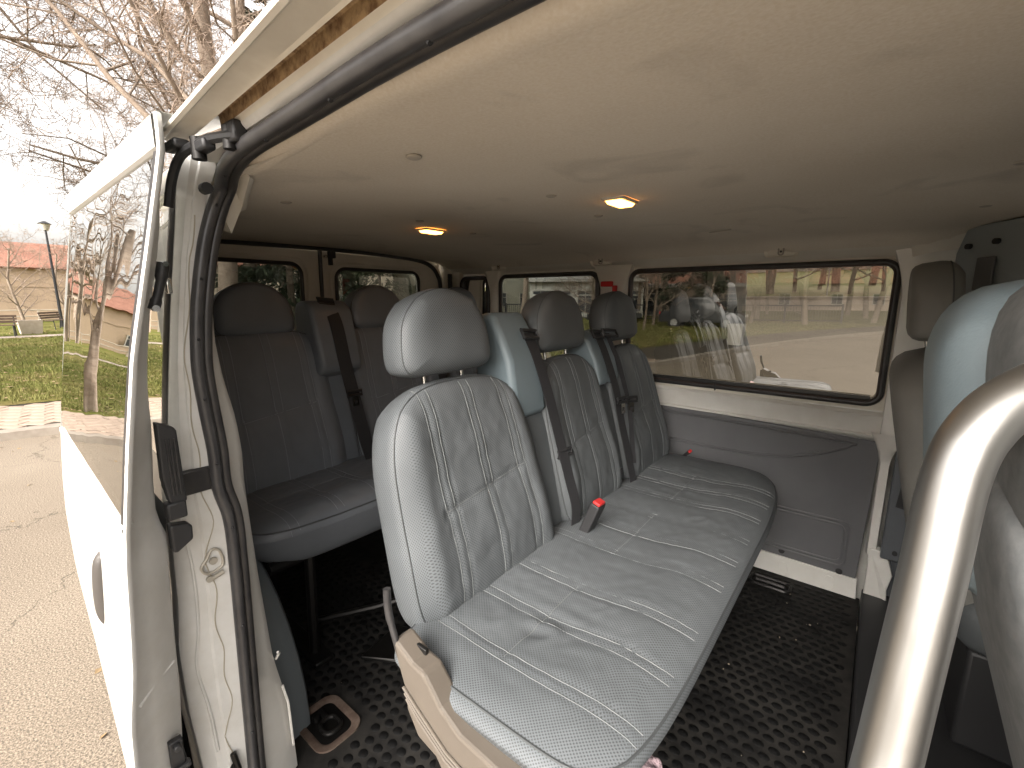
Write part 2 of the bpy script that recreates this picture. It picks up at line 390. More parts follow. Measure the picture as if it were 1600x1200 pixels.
for n, (d, x, y) in enumerate(cells):
    rz = la+random.uniform(-.02, .02); h = .078+random.uniform(-.003, .004)
    if n < 300:
        o = proto if n == 0 else proto.copy()
        if n: COL.objects.link(o)
        o.parent = pavement; o.location = (x, y, h); o.rotation_euler = (0, 0, rz)
    else:
        rest.box((x, y, h), (BX-.018, BY-.018, .024), Matrix.Rotation(rz, 3, 'Z'))
o = rest.build('further_bricks', bm1, pavement, smooth=False, kind='stuff')

MB().loft([[(-40, -22, .06), (60, -20, .06)], [(-40, -140, .06), (60, -140, .06)]]).build('far_verge', MG, kind='structure', smooth=False)
MB().loft([[(-40, -21.9, 0), (60, -19.9, 0)], [(-40, -21.9, .12), (60, -19.9, .12)], [(-40, -22.2, .12), (60, -20.2, .12)], [(-40, -22.2, 0), (60, -20.2, 0)]]).build('far_kerb', km, kind='structure', smooth=False)
# footpath through the park on the left, with a second one on the camera's side
pm = material('park_path', (.36, .29, .24), .95, var=(.28, .23, .18), vscale=2)
MB().loft([[(-27.6+.2*math.sin(y/6), y, .10), (-29.0+.2*math.sin(y/6), y, .10)] for y in range(-60, 61, 4)]).build('park_path', pm, kind='structure', smooth=False)
MB().loft([[(-16-t*.35, -14-t, .104), (-18.4-t*.42, -13-t, .104)] for t in range(0, 50, 4)]).build('paved_footpath', bm1, kind='structure', smooth=False)
MB().loft([[(-6-t*1.0, 9.2+t*1.35, .104), (-7.6-t*1.0, 8.8+t*1.35, .104)] for t in range(0, 30, 4)]).build('far_footpath', pm, kind='structure', smooth=False)

# grass blades, tufts and fallen leaves
def scatter(name, region, n, mat, kind, hgt, seed):
    rnd = random.Random(seed); mb = MB(); vs = []; fs = []
    while n > 0:
        x, y = region(rnd)
        if kdist(x, y) < 2.3: continue
        if -29.2 < x < -27.4: continue
        n -= 1
        if kind == 'blade':
            for _ in range(3):
                a = rnd.uniform(0, 6.28); wd = rnd.uniform(.006, .014); h = hgt*rnd.uniform(.5, 1.2); ox, oy = rnd.uniform(-.06, .06), rnd.uniform(-.06, .06)
                k = len(vs); lx, ly = rnd.uniform(-.04, .04), rnd.uniform(-.04, .04)
                vs += [(x+ox-wd*math.cos(a), y+oy-wd*math.sin(a), .09), (x+ox+wd*math.cos(a), y+oy+wd*math.sin(a), .09), (x+ox+lx, y+oy+ly, .09+h)]; fs.append((k, k+1, k+2))
        else:
            a = rnd.uniform(0, 6.28); s = rnd.uniform(.025, .06); k = len(vs); z = .10+rnd.uniform(0, .03)
            c, si = math.cos(a)*s, math.sin(a)*s
            vs += [(x+c, y+si, z), (x-si*.6, y+c*.6, z+.012), (x-c, y-si, z+.004), (x+si*.6, y-c*.6, z)]; fs.append((k, k+1, k+2, k+3))
    mb.v = vs; mb.f = fs
    me = bpy.data.meshes.new(name); me.from_pydata(vs, [], fs); me.materials.append(mat)
    o = bpy.data.objects.new(name, me); COL.objects.link(o); o['kind'] = 'stuff'; return o
gm1 = material('green_grass', (.13, .15, .03), .9, var=(.23, .21, .07), vscale=.8)
lm = material('fallen_leaf', (.30, .20, .10), .9, var=(.42, .31, .18), vscale=3)
def reg_left(r): d = 8+30*r.random()**1.6; a = R(180)+r.uniform(-.75, .55); return d*math.cos(a), -d*math.sin(a)*1.0
def reg_far(r): d = 10+30*r.random()**1.3; a = r.uniform(R(92), R(160)); return d*math.cos(a), d*math.sin(a)
def reg_back(r): d = 9+22*r.random(); a = r.uniform(R(-170), R(-92)); return d*math.cos(a), d*math.sin(a)
for nm, rg, n, sdd in (('grass_blades', reg_left, 26000, 1), ('grass_blades', reg_far, 14000, 2)):
    o = scatter(nm, rg, n, gm1, 'blade', .085, sdd); 
for nm, rg, n, sdd in (('fallen_leaves', reg_far, 9000, 3), ('fallen_leaves', reg_left, 3500, 4), ('fallen_leaves', reg_back, 9000, 5)):
    o = scatter(nm, rg, n, lm, 'leaf', 0, sdd)

vs = []; fs = []; rc = random.Random(8)
for _ in range(420):
    x, y = rc.uniform(-8, -1.5), rc.uniform(-7, 5); a = rc.uniform(0, 6.28); q = rc.uniform(.012, .035); c_, s_ = math.cos(a)*q, math.sin(a)*q; k = len(vs)
    if kdist(x, y) > -.05: continue
    vs += [(x+c_, y+s_, .004), (x-s_*.6, y+c_*.6, .012), (x-c_, y-s_, .005), (x+s_*.6, y-c_*.6, .003)]; fs.append((k, k+1, k+2, k+3))
m_ = MB(); m_.v = vs; m_.f = fs; m_.build('fallen_leaves', lm, None, smooth=False, kind='stuff')
# ------------------------------------------------------------------ trees
bark = material('grey_brown_bark', (.19, .145, .11), .95, var=(.28, .225, .175), vscale=9, bump=.6, bscale=25, bdist=.02)
twigm = material('twig_bark', (.27, .205, .16), .95, var=(.36, .28, .22), vscale=3)
needle = material('dark_needles', (.022, .034, .016), .9, var=(.045, .06, .028), vscale=2)
needle2 = material('olive_needles', (.035, .045, .018), .9, var=(.06, .07, .03), vscale=2)
def bare_tree_mesh(seed, H, levels, dens, spread=.6, up=.25, low=.28):
    rnd = random.Random(seed); tr = MB(); br = MB(); tw = MB()
    def seg(p, d, L, r, lev, mb, sides):
        n = 5 if lev < 2 else 4 if lev < 3 else 3
        pts = [p.copy()]; rs = [r]; q = p.copy(); dd = d.copy()
        for i in range(n):
            j = .10 if lev == 0 else .30
            dd = dd+Vector((rnd.gauss(0, j), rnd.gauss(0, j), rnd.gauss(0, j*.6)+(up*.25 if lev else .1)))
            dd.normalize(); q = q+dd*(L/n); pts.append(q.copy()); rs.append(r*(1-.75*(i+1)/n) if lev else r*(1-.55*(i+1)/n))
        mb.tube(pts, rs, sides, caps=False); return pts, rs
    def grow(p, d, L, r, lev):
        mb, sides = (tr, 10) if lev == 0 else (br, 6) if lev == 1 else (br, 4) if lev == 2 else (tw, 3)
        pts, rs = seg(p, d, L, r, lev, mb, sides)
        if lev >= levels: return
        k = dens[lev]
        for i in range(k):
            t = low+(1-low)*(i+rnd.random())/k if lev == 0 else .15+.85*(i+rnd.random())/k
            f = t*(len(pts)-1); a = min(int(f), len(pts)-2); fr = f-a
            pos = pts[a].lerp(pts[a+1], fr); rad = rs[a]+(rs[a+1]-rs[a])*fr
            ax = (pts[a+1]-pts[a]).normalized(); o = ax.orthogonal().normalized(); o.rotate(Matrix.Rotation(rnd.uniform(0, 6.28), 3, ax))
            nd = (ax*(1-spread)+o*(spread+rnd.uniform(-.1, .25))); nd.z += up*.5 if lev < 2 else 0; nd.normalize()
            Lc = L*(.62 if lev == 0 else .52)*rnd.uniform(.65, 1.1)*(1-.35*(t if lev else 0))
            grow(pos, nd, Lc, max(rad*rnd.uniform(.38, .55), .008 if lev < 3 else .0065), lev+1)
    grow(Vector((0, 0, 0)), Vector((rnd.uniform(-.08, .08), rnd.uniform(-.08, .08), 1)), H, H*.019, 0)
    return tr, br, tw
TREES = {}
def make_tree(key, args):
    if key not in TREES: TREES[key] = bare_tree_mesh(*args)
    return TREES[key]
TM = {}
def tree(key, args, loc, label, group=None, s=1, rz=0, name='bare_tree'):
    t = thing(name, label, 'tree', loc, group, rz); t.scale = (s, s, s)
    if key not in TM:
        tr, br, tw = bare_tree_mesh(*args); obs = []
        for nm, mb, mt in (('trunk', tr, bark), ('branches', br, bark), ('twigs', tw, twigm)):
            me = bpy.data.meshes.new(nm); me.from_pydata(mb.v, [], mb.f); me.materials.append(mt)
            for p in me.polygons: p.use_smooth = True
            obs.append((nm, me))
        TM[key] = obs
    for nm, me in TM[key]:
        o = bpy.data.objects.new(nm, me); COL.objects.link(o); o.parent = t
    return t
A_big = (11, 11, 4, (16, 12, 10, 10), .62, .22, .22)
A_mid = (23, 9, 4, (11, 9, 7, 6), .55, .35, .25)
A_arch = (37, 12, 4, (15, 12, 10, 10), .72, .05, .26)
A_sap = (41, 3.6, 3, (9, 6, 4), .45, .5, .30)
G1 = 'bare trees round the park'
tree('big', A_big, (-11.2, 4.0, .05), 'big bare tree behind the open sliding door, its boughs reaching over the top left corner', G1, 1.0, 1.1)
tree('arch', A_arch, (-17.5, 7.0, .05), 'wide bare tree with drooping boughs above the far lawn at top left', G1, .95, 2.2)
tree('arch', A_arch, (-24, 6.3, .05), 'bare tree behind the benches, left of the sliding door', G1, .8, 4.4)
tree('mid', A_mid, (-38, 9, .05), 'thin bare tree in front of the red roofed house on the left', G1, .9, .4)
tree('mid', A_mid, (-42, -2, .05), 'bare tree at the far left edge before the long house', G1, 1.0, 3.0)
tree('mid', A_mid, (-12.0, 31.5, .05), 'bare forked tree on the leafy lawn at the left of the large side window', G1, .95, 5.0)
tree('big', A_big, (-16, 37, .05), 'bare tree among the houses seen beside the forked tree', G1, .8, 2.0)
tree('mid', A_mid, (-7.6, 40, .05), 'bare tree behind the dark parked car through the side window', G1, 1.1, 1.4)
tree('mid', A_mid, (-1.0, 46, .05), 'bare tree beyond the road at the right of the side window', G1, 1.1, 2.4)
tree('big', A_big, (-3.6, 33, .05), 'bare tree by the far kerb through the side window', G1, .75, 3.7)
tree('big', A_big, (-20.5, 27, .05), 'tall straight bare tree in front of the cream building', G1, 1.0, .9)
tree('arch', A_arch, (-15.8, -4.2, .05), 'bare tree just outside the left edge, its boughs filling the top left corner', G1, .95, 3.6)
tree('big', A_big, (-8.8, 9.5, .05), 'bare tree beside the pavement behind the minibus roof', G1, 1.0, 5.1)
# trees on the camera's side, seen mirrored in the glass
tree('big', A_big, (-4.9, -24.5, .05), 'large bare tree beyond the asphalt on the camera side, mirrored in the large side window', G1, 1.0, 2.9)
tree('arch', A_arch, (-2.1, -26.0, .05), 'bare tree right of the large one, mirrored in the side window', G1, .9, .2)
tree('mid', A_mid, (-19.5, -25, .05), 'slim bare tree along the footpath on the camera side', G1, 1.2, 3.3)
tree('mid', A_mid, (0.8, -25.0, .05), 'bare tree at the right end of the mirrored row', G1, 1.1, 1.3)
tree('big', A_big, (-19.5, -4.4, .05), 'thick bare tree mirrored in the sliding door window', G1, .95, .4)
tree('arch', A_arch, (-27, -8.0, .05), 'bare tree beyond the thick one mirrored in the sliding door window', G1, .9, 1.9)
tree('sap', A_sap, (-10.9, -.75, .05), 'young leafless sapling on the lawn mirrored in the sliding door window', 'leafless saplings', 1.0, .7, 'sapling')
tree('sap', A_sap, (-9.6, 23.0, .05), 'young leafless sapling on the lawn seen through the large side window', 'leafless saplings', 1.0, .2, 'sapling')

tree('big', A_big, (-15.0, 41.0, .05), 'one of the bare trees on the far lawn, behind the black picket fence', 'bare trees on the far lawn', 0.97, 4.5)
tree('mid', A_mid, (-11.5, 38.5, .05), 'one of the bare trees on the far lawn, behind the black picket fence', 'bare trees on the far lawn', 1.03, 5.7)
tree('arch', A_arch, (-5.2, 47.0, .05), 'one of the bare trees on the far lawn, behind the black picket fence', 'bare trees on the far lawn', 1.01, 5.5)
tree('big', A_big, (-9.0, 52.0, .05), 'one of the bare trees on the far lawn, behind the black picket fence', 'bare trees on the far lawn', 0.76, 2.8)
tree('mid', A_mid, (-13.0, 56.0, .05), 'one of the bare trees on the far lawn, behind the black picket fence', 'bare trees on the far lawn', 1.08, 3.9)
tree('arch', A_arch, (-2.6, 54.0, .05), 'one of the bare trees on the far lawn, behind the black picket fence', 'bare trees on the far lawn', 1.07, 0.7)
tree('big', A_big, (1.5, 58.0, .05), 'one of the bare trees on the far lawn, behind the black picket fence', 'bare trees on the far lawn', 0.91, 1.5)
tree('mid', A_mid, (-20.0, 50.0, .05), 'one of the bare trees on the far lawn, behind the black picket fence', 'bare trees on the far lawn', 0.94, 3.4)
tree('arch', A_arch, (-0.4, 38.0, .05), 'one of the bare trees on the far lawn, behind the black picket fence', 'bare trees on the far lawn', 0.75, 1.3)
tree('big', A_big, (-15.0, -13.0, .05), 'one of the bare trees on the camera side park, mirrored in the large side window', 'bare trees on the camera side park', 0.85, 5.5)
tree('mid', A_mid, (-3.4, -34.0, .05), 'one of the bare trees on the camera side park, mirrored in the large side window', 'bare trees on the camera side park', 1.02, 1.0)
tree('arch', A_arch, (-6.2, -32.0, .05), 'one of the bare trees on the camera side park, mirrored in the large side window', 'bare trees on the camera side park', 1.03, 0.8)
tree('big', A_big, (-0.7, -32.0, .05), 'one of the bare trees on the camera side park, mirrored in the large side window', 'bare trees on the camera side park', 0.97, 0.8)
tree('mid', A_mid, (2.3, -28.0, .05), 'one of the bare trees on the camera side park, mirrored in the large side window', 'bare trees on the camera side park', 0.75, 5.2)
tree('arch', A_arch, (-7.8, -28.0, .05), 'one of the bare trees on the camera side park, mirrored in the large side window', 'bare trees on the camera side park', 0.82, 1.3)
tree('big', A_big, (4.2, -27.0, .05), 'one of the bare trees on the camera side park, mirrored in the large side window', 'bare trees on the camera side park', 1.09, 5.2)
tree('mid', A_mid, (-16.0, -18.0, .05), 'one of the bare trees on the camera side park, mirrored in the large side window', 'bare trees on the camera side park', 0.85, 5.8)
A_low = (53, 6.5, 4, (12, 9, 7, 5), .60, .22, .10)
tree('low', A_low, (-13.0, 24.0, .05), 'small twiggy bare tree beside the bin, seen through the side window', 'small twiggy trees', 0.86, 2.2)
tree('low', A_low, (-10.5, 26.5, .05), 'small twiggy bare tree nearest the side window, seen through the side window', 'small twiggy trees', 0.75, 5.2)
tree('low', A_low, (-8.2, 29.0, .05), 'small twiggy bare tree behind the conifer, seen through the side window', 'small twiggy trees', 0.70, 3.0)
tree('low', A_low, (-14.5, 29.0, .05), 'small twiggy bare tree at the left edge of the lawn, seen through the side window', 'small twiggy trees', 1.01, 0.5)
tree('low', A_low, (-6.6, 33.0, .05), 'small twiggy bare tree before the picket fence, seen through the side window', 'small twiggy trees', 0.89, 3.7)
tree('low', A_low, (-4.2, 37.0, .05), 'small twiggy bare tree farthest along the kerb, seen through the side window', 'small twiggy trees', 0.71, 2.3)
tree('low', A_low, (-17.0, 33.0, .05), 'small twiggy bare tree beside the forked tree, seen through the side window', 'small twiggy trees', 0.95, 2.7)
tree('low', A_low, (-11.0, 21.0, .05), 'small twiggy bare tree before the annex, seen through the side window', 'small twiggy trees', 0.95, 0.9)
tree('low', A_low, (-5.9, -23.5, .05), 'small twiggy bare tree at the left end of the row, on the camera side', 'small twiggy trees', 0.78, 0.7)
tree('low', A_low, (-3.9, -25.5, .05), 'small twiggy bare tree second in the row beyond the asphalt, on the camera side', 'small twiggy trees', 0.88, 5.5)
tree('low', A_low, (-3.0, -28.0, .05), 'small twiggy bare tree behind the large mirrored trunk, on the camera side', 'small twiggy trees', 0.91, 4.6)
tree('low', A_low, (-1.4, -24.0, .05), 'small twiggy bare tree at the verge kerb, on the camera side', 'small twiggy trees', 0.83, 4.5)
tree('low', A_low, (-0.1, -26.0, .05), 'small twiggy bare tree by the mirrored lamp post, on the camera side', 'small twiggy trees', 0.74, 1.7)
tree('low', A_low, (1.6, -26.5, .05), 'small twiggy bare tree fourth from the right beyond the asphalt, on the camera side', 'small twiggy trees', 0.94, 4.4)
tree('low', A_low, (3.0, -24.0, .05), 'small twiggy bare tree at the right end of the row, on the camera side', 'small twiggy trees', 0.85, 0.5)
tree('low', A_low, (-40.0, 3.6, .05), 'small twiggy bare tree behind the concrete planter, before the red roofed house', 'small twiggy trees', 0.70, 1.6)
tree('low', A_low, (-36.0, 1.2, .05), 'small twiggy bare tree left of the far benches, before the red roofed house', 'small twiggy trees', 0.70, 1.3)
tree('low', A_low, (-43.0, 6.0, .05), 'small twiggy bare tree right of the leaning lamp, before the red roofed house', 'small twiggy trees', 0.70, 1.7)
def conifer(loc, H, W, label, mat=needle, seed=0, n=8500):
    rnd = random.Random(seed); t = thing('conifer', label, 'tree', loc, 'conifers')
    MB().tube([(0, 0, 0), (0, 0, H*.97)], [H*.012, .02], 8).build('trunk', bark, t)
    vs = []; fs = []
    lobes = [(rnd.uniform(0, 6.28), rnd.uniform(.01, 1)**1.3, rnd.uniform(.6, 1.15)) for _ in range(60)]
    for i in range(n):
        a0, hz, ln = rnd.choice(lobes); hz = hz**.8
        r = W*(1-hz)**.75*ln*(rnd.random()**.5)+.15
        a = a0+rnd.gauss(0, .22); z = H*(.08+.92*hz)-r*.28+rnd.gauss(0, .12)
        c = Vector((r*math.cos(a), r*math.sin(a), z)); s = rnd.uniform(.10, .26)
        d = Vector((math.cos(a)+rnd.gauss(0, .5), math.sin(a)+rnd.gauss(0, .5), -.5+rnd.gauss(0, .4))).normalized()*s
        p = Vector((rnd.gauss(0, 1), rnd.gauss(0, 1), rnd.gauss(0, 1))).normalized()*s*.35
        k = len(vs); vs += [c-d, c+p, c+d, c-p]; fs.append((k, k+1, k+2, k+3))
    me = bpy.data.meshes.new('crown'); me.from_pydata([tuple(v) for v in vs], [], fs); me.materials.append(mat)
    o = bpy.data.objects.new('crown', me); COL.objects.link(o); o.parent = t
conifer((-9.5, 30, .05), 10, 2.6, 'dark conifer left of the parked car through the large side window', seed=3)
conifer((-27, 46, .05), 15, 4.5, 'dark conifer rising behind the low annex', seed=4)
conifer((-22, 10.5, .05), 12, 4.2, 'dense dark conifer behind the near rear door window', seed=5, n=10000)
conifer((-27, 19.5, .05), 11, 3.8, 'dark conifer left of the cream building through the rear door windows', needle2, seed=6)
conifer((-17, 8.4, .05), 12, 3.2, 'dark conifer filling the left rear door window', seed=7, n=10000)
conifer((6, 42, .05), 9, 3.4, 'dark round conifer mirrored at the right end of the large side window', seed=8)
conifer((2.5, -23.5, .05), 7, 2.4, 'dark conifer across the road on the camera side', seed=9)

# ------------------------------------------------------------------ buildings
tile = material('red_roof_tiles', (.20, .085, .055), .9, var=(.29, .135, .09), vscale=.9, bump=.8, bscale=5, bdist=.06)
tile2 = material('weathered_brown_roof', (.22, .12, .09), .9, var=(.28, .17, .13), vscale=1.1, bump=.8, bscale=5, bdist=.06)
win_m = material('dark_window_pane', (.04, .045, .05), .12, spec=.8)
frame_m = material('white_window_frame', (.42, .40, .36), .6)
def house(loc, rz, L, W, H, RH, wallc, roofm, label, nwin, floors=1, doors=0, group=None, name='house', flat=False, winw=1.1, winh=1.2):
    t = thing(name, label, 'house', loc, group, rz)
    wm = material('plaster_%.2f_%.2f' % (wallc[0], wallc[2]), wallc, .9, var=tuple(c*.86 for c in wallc), vscale=.5, bump=.2, bscale=8, bdist=.01)
    MB().span((-W/2, -L/2, 0), (W/2, L/2, H)).build('wall', wm, t, smooth=False)
    if flat:
        rf = MB().prism([(-W/2-.5, -L/2-.3, H), (W/2+.7, -L/2-.3, H+.02), (W/2+.7, -L/2-.3, H+.22), (-W/2-.5, -L/2-.3, H+RH)], (0, L+.6, 0)).build('roof', roofm, t, smooth=False)
    else:
        rf = MB().prism([(-W/2-.5, -L/2-.4, H-.12), (0, -L/2-.4, H+RH), (W/2+.5, -L/2-.4, H-.12), (W/2+.35, -L/2-.4, H-.22), (-W/2-.35, -L/2-.4, H-.22)], (0, L+.8, 0)).build('roof', roofm, t, smooth=False)
        for k in (-.28, .22):
            MB().span((-.3+.6, L*k-.3, H+RH*.4), (.3+.6, L*k+.3, H+RH+.5)).build('chimney', wm, rf, smooth=False)
    bd = MB()
    for sx in (1, -1): bd.span((sx*W/2-.02, -L/2, H*.62), (sx*(W/2+.06), L/2, H*.62+.12)); bd.span((sx*W/2-.02, -L/2, 0), (sx*(W/2+.05), L/2, .45))
    bd.build('cornice', wm, t, smooth=False, kind='stuff')
    for sx in (1, -1):
        for f in range(floors):
            for i in range(nwin):
                y = -L/2+L*(i+.5)/nwin; z = .9+f*(H/floors) if winh < 1.8 else .15
                x = sx*(W/2)
                fr = MB()
                fr.span((x-sx*.02, y-winw/2-.08, z-.08), (x+sx*.05, y-winw/2, z+winh+.08)); fr.span((x-sx*.02, y+winw/2, z-.08), (x+sx*.05, y+winw/2+.08, z+winh+.08))
                fr.span((x-sx*.02, y-winw/2, z-.08), (x+sx*.052, y+winw/2, z)); fr.span((x-sx*.02, y-winw/2, z+winh), (x+sx*.052, y+winw/2, z+winh+.08))
                fr.span((x-sx*.02, y-.03, z), (x+sx*.048, y+.03, z+winh)); fr.span((x-sx*.02, y-winw/2, z+winh*.68), (x+sx*.046, y+winw/2, z+winh*.68+.05))
                fo = fr.build('window', frame_m, t, smooth=False)
                MB().span((x, y-winw/2, z), (x+sx*.02, y+winw/2, z+winh)).build('pane', win_m, fo, smooth=False)
    return t
house((-54, 4, 0), 0, 40, 9, 4.0, 2.0, (.46, .35, .25), tile, 'long low house with red tiled roof behind the benches at the far left', 6, winw=.8, winh=.9)
house((-56, -36, 0), .3, 26, 9, 4.2, 2.4, (.48, .42, .34), tile2, 'plain plastered house beyond the lawn on the camera side', 6)
house((-33.5, 36.5, 0), 2.17-3.1416/2-.62, 16, 12, 8.2, 2.5, (.44, .43, .35), tile2, 'two storey cream building seen through the rear side window', 5, floors=2)
house((-21.6, 38.0, 0), -1.05, 9.5, 7, 3.0, .9, (.58, .57, .52), material('pale_sheet_roof', (.42, .41, .38), .7), 'low white annex with a row of glazed doors beside the cream building', 5, flat=True, name='annex', winw=1.25, winh=2.1)
house((-20, 66, 0), -1.25, 24, 9, 3.6, 3.0, (.40, .31, .25), tile, 'house with broad red roof behind the trees through the large side window', 5)
house((-3.0, 78, 0), -1.5, 17, 9, 3.6, 3.2, (.46, .37, .30), tile, 'house with red roof behind the parked car', 4)
house((-14.5, 44.5, 0), -1.25, 9, 4, 2.6, .5, (.15, .14, .13), material('shed_roof', (.3, .29, .27), .8), 'dark open shed with pale posts below the red roofed house', 4, flat=True, name='shed', winw=1.5, winh=1.85)
house((-40, 21, 0), -.5, 14, 9, 4.2, 2.6, (.45, .38, .30), tile, 'house with red roof glimpsed through the right rear door window', 3)
house((-14, -78, 0), 1.4, 26, 9, 3.8, 2.8, (.52, .44, .35), tile, 'pale house at the end of the mirrored footpath', 6)
house((14, -84, 0), 1.7, 18, 9, 3.8, 2.8, (.50, .45, .38), tile2, 'pale house across the road on the camera side', 4)

# ------------------------------------------------------------------ street and park furniture
iron = material('black_iron', (.03, .03, .032), .5, metal=.4)
woodm = material('bench_slat_wood', (.10, .065, .045), .7, var=(.15, .10, .07), vscale=6)
conc = material('pale_concrete', (.50, .44, .36), .9, var=(.42, .36, .29), vscale=4, bump=.3, bscale=40)
galv = material('galvanised_steel', (.34, .34, .33), .5, metal=.5)
def bench(loc, rz, label):
    t = thing('park_bench', label, 'bench', loc, 'iron park benches', rz)
    for sx in (-.7, .7):
        MB().tube([(sx, .28, 0), (sx, .25, .44), (sx, -.2, .45), (sx, -.33, .88)], .025, 6).tube([(sx, -.2, .45), (sx, -.27, 0)], .025, 6).build('leg', iron, t)
    for k in range(4): MB().box((0, .22-.13*k, .47), (1.6, .10, .03)).build('slat', woodm, t, smooth=False)
    for k in range(3): MB().box((0, -.22-.035*k, .60+.12*k), (1.6, .03, .09)).build('slat', woodm, t, smooth=False)
bench((-28.9, 1.55, .1), R(-100), 'iron and wood park bench cut by the left edge of the photo')
bench((-33.5, 4.15, .1), R(-35), 'park bench seen end on, right of the concrete planter')
bench((-24.5, -5.4, .1), R(200), 'park bench mirrored in the sliding door window')
t = thing('planter', 'square pale concrete planter between the two park benches', 'planter', (-30.2, 2.85, .1))
t.scale = (.8, .8, .85)
MB().loft([[(-.42, -.42, 0), (.42, -.42, 0), (.42, .42, 0), (-.42, .42, 0)], [(-.5, -.5, .72), (.5, -.5, .72), (.5, .5, .72), (-.5, .5, .72)], [(-.42, -.42, .72), (.42, -.42, .72), (.42, .42, .72), (-.42, .42, .72)], [(-.4, -.4, .6), (.4, -.4, .6), (.4, .4, .6), (-.4, .4, .6)]], True).build('box', conc, t, smooth=False)
MB().span((-.4, -.4, .02), (.4, .4, .62)).build('soil', bark, t, smooth=False)
def lamp(loc, label, H=5.2):
    t = thing('street_lamp', label, 'street lamp', loc, 'park lamps')
    MB().tube([(0, 0, 0), (0, 0, H)], [.075, .045], 8).build('pole', iron, t)
    MB().cyl((0, 0, H), (0, 0, H+.32), .13, 10, .24).build('lantern', material('lantern_glass', (.5, .47, .4), .3), t)
    MB().cyl((0, 0, H+.33), (0, 0, H+.47), .30, 10, .06).build('lamp_cap', iron, t)
lamp((-35.6, 4.62, .05), 'leaning black street lamp behind the planter at the far left')
lamp((-24.5, 24.5, .05), 'park lamp seen through the right rear door window')
lamp((0.4, -22.6, .05), 'lamp post beyond the asphalt mirrored in the large side window')
def rail_fence(pts, label, mat, H=.95, gap=2.4, name='rail_fence', bars=(.9, .5), vert=False):
    t = thing(name, label, 'fence', (0, 0, 0))
    a, b_ = Vector(pts[0]), Vector(pts[1]); d = b_-a; n = int(d.length/gap)
    for k in range(n+1):
        p = a+d*k/n; MB().span((p.x-.06, p.y-.06, 0), (p.x+.06, p.y+.06, H)).build('post', mat, t, smooth=False)
    for bz in bars: MB().tube([(a.x, a.y, bz), (b_.x, b_.y, bz)], .045, 6).build('rail', mat, t)
    if vert:
        m_ = MB(); k = int(d.length/.16)
        for i in range(k): p = a+d*i/k; m_.box((p.x, p.y, H*.55), (.02, .02, H*.8))
        m_.build('pickets', mat, t, smooth=False, kind='stuff')
rail_fence([(-44, -30, 0), (-44, 22, 0)], 'white post and rail fence across the lawn before the long house', conc)
rail_fence([(-26, 27, 0), (-2, 36, 0)], 'black picket fence in front of the houses beyond the leafy lawn', iron, 1.3, 3, 'picket_fence', (1.2, .25), True)
t = thing('litter_bin', 'white litter bin standing on the kerb through the large side window', 'bin', (-3.95, 17.6, .08))
MB().loft([[(-.2, -.2, 0), (.2, -.2, 0), (.2, .2, 0), (-.2, .2, 0)], [(-.26, -.26, .72), (.26, -.26, .72), (.26, .26, .72), (-.26, .26, .72)]], True).build('body', frame_m, t, smooth=False)
MB().span((-.25, -.25, .70), (.25, .25, .74)).build('lid', galv, t, smooth=False)
t = thing('street_sign', 'small white sign on a post on the verge mirrored in the side window', 'sign', (-2.2, -22.9, .05))
MB().cyl((0, 0, 0), (0, 0, 2.2), .03, 8).build('post', galv, t); MB().span((-.2, .035, 1.75), (.2, .05, 2.05)).build('plate', frame_m, t, smooth=False)

carglass = material('car_window_glass', (.03, .035, .04), .08, spec=.9)
tyre = material('tyre_rubber', (.02, .02, .02), .8)
def car(loc, rz, paint, label, suv=False):
    t = thing('parked_car', label, 'car', loc, 'parked cars', rz); h = 1.75 if suv else 1.45; L = 2.25
    pr = [(-L, .35), (-L, .75), (-L+.15, .95), (-L+.55, .98), (-L+.7, h-.12), (-L+1.1, h), (.35, h), (1.15, 1.0), (L-.25, .88), (L, .68), (L, .35)]
    rows = []
    for y, s in ((-.86, .93), (-.82, 1.0), (.82, 1.0), (.86, .93)):
        rows.append([(x*(.985 if abs(y) > .83 else 1), y*(.84 if z > 1.05 else 1), .35+(z-.35)*s) for x, z in pr])
    m_ = MB().loft(rows, True); m_.f += [tuple(range(len(pr))), tuple(range(3*len(pr), 4*len(pr)))[::-1]]
    m_.build('body', paint, t, bevel=.05, seg=2)
    for sy in (-1, 1):
        MB().prism([(-L+.85, sy*.765, 1.02), (-L+1.05, sy*.72, h-.13), (.32, sy*.72, h-.13), (1.0, sy*.765, 1.02)], (0, sy*.035, 0)).build('side_window', carglass, t, smooth=False)
        for x in (-1.4, 1.35):
            MB().cyl((x, sy*.70, .33), (x, sy*.89, .33), .33, 20).build('wheel', tyre, t)
            MB().cyl((x, sy*.85, .33), (x, sy*.90, .33), .2, 12).build('hub_cap', galv, t)
    MB().prism([(.42, -.66, h-.09), (1.12, -.74, 1.04), (1.12, .74, 1.04), (.42, .66, h-.09)], (.03, 0, .03)).build('windscreen', carglass, t, smooth=False)
    MB().prism([(-L+.62, -.70, 1.04), (-L+.70, -.66, h-.18), (-L+.70, .66, h-.18), (-L+.62, .70, 1.04)], (-.03, 0, .02)).build('rear_window', carglass, t, smooth=False)
    for sy in (-.62, .62):
        MB().box((L-.01, sy, .72), (.06, .32, .14)).build('headlight', frame_m, t, bevel=.02); MB().box((-L+.01, sy, .84), (.06, .26, .16)).build('tail_light', M['red'], t, bevel=.02)
paintk = material('black_car_paint', (.015, .016, .018), .45, coat=.2); paintw = material('white_car_paint', (.7, .7, .68), .25, coat=.8); paintg = material('grey_car_paint', (.2, .21, .22), .3, metal=.4, coat=.8)
car((-8.0, 27.5, 0), R(8), paintk, 'dark parked car beyond the bin through the large side window', True)
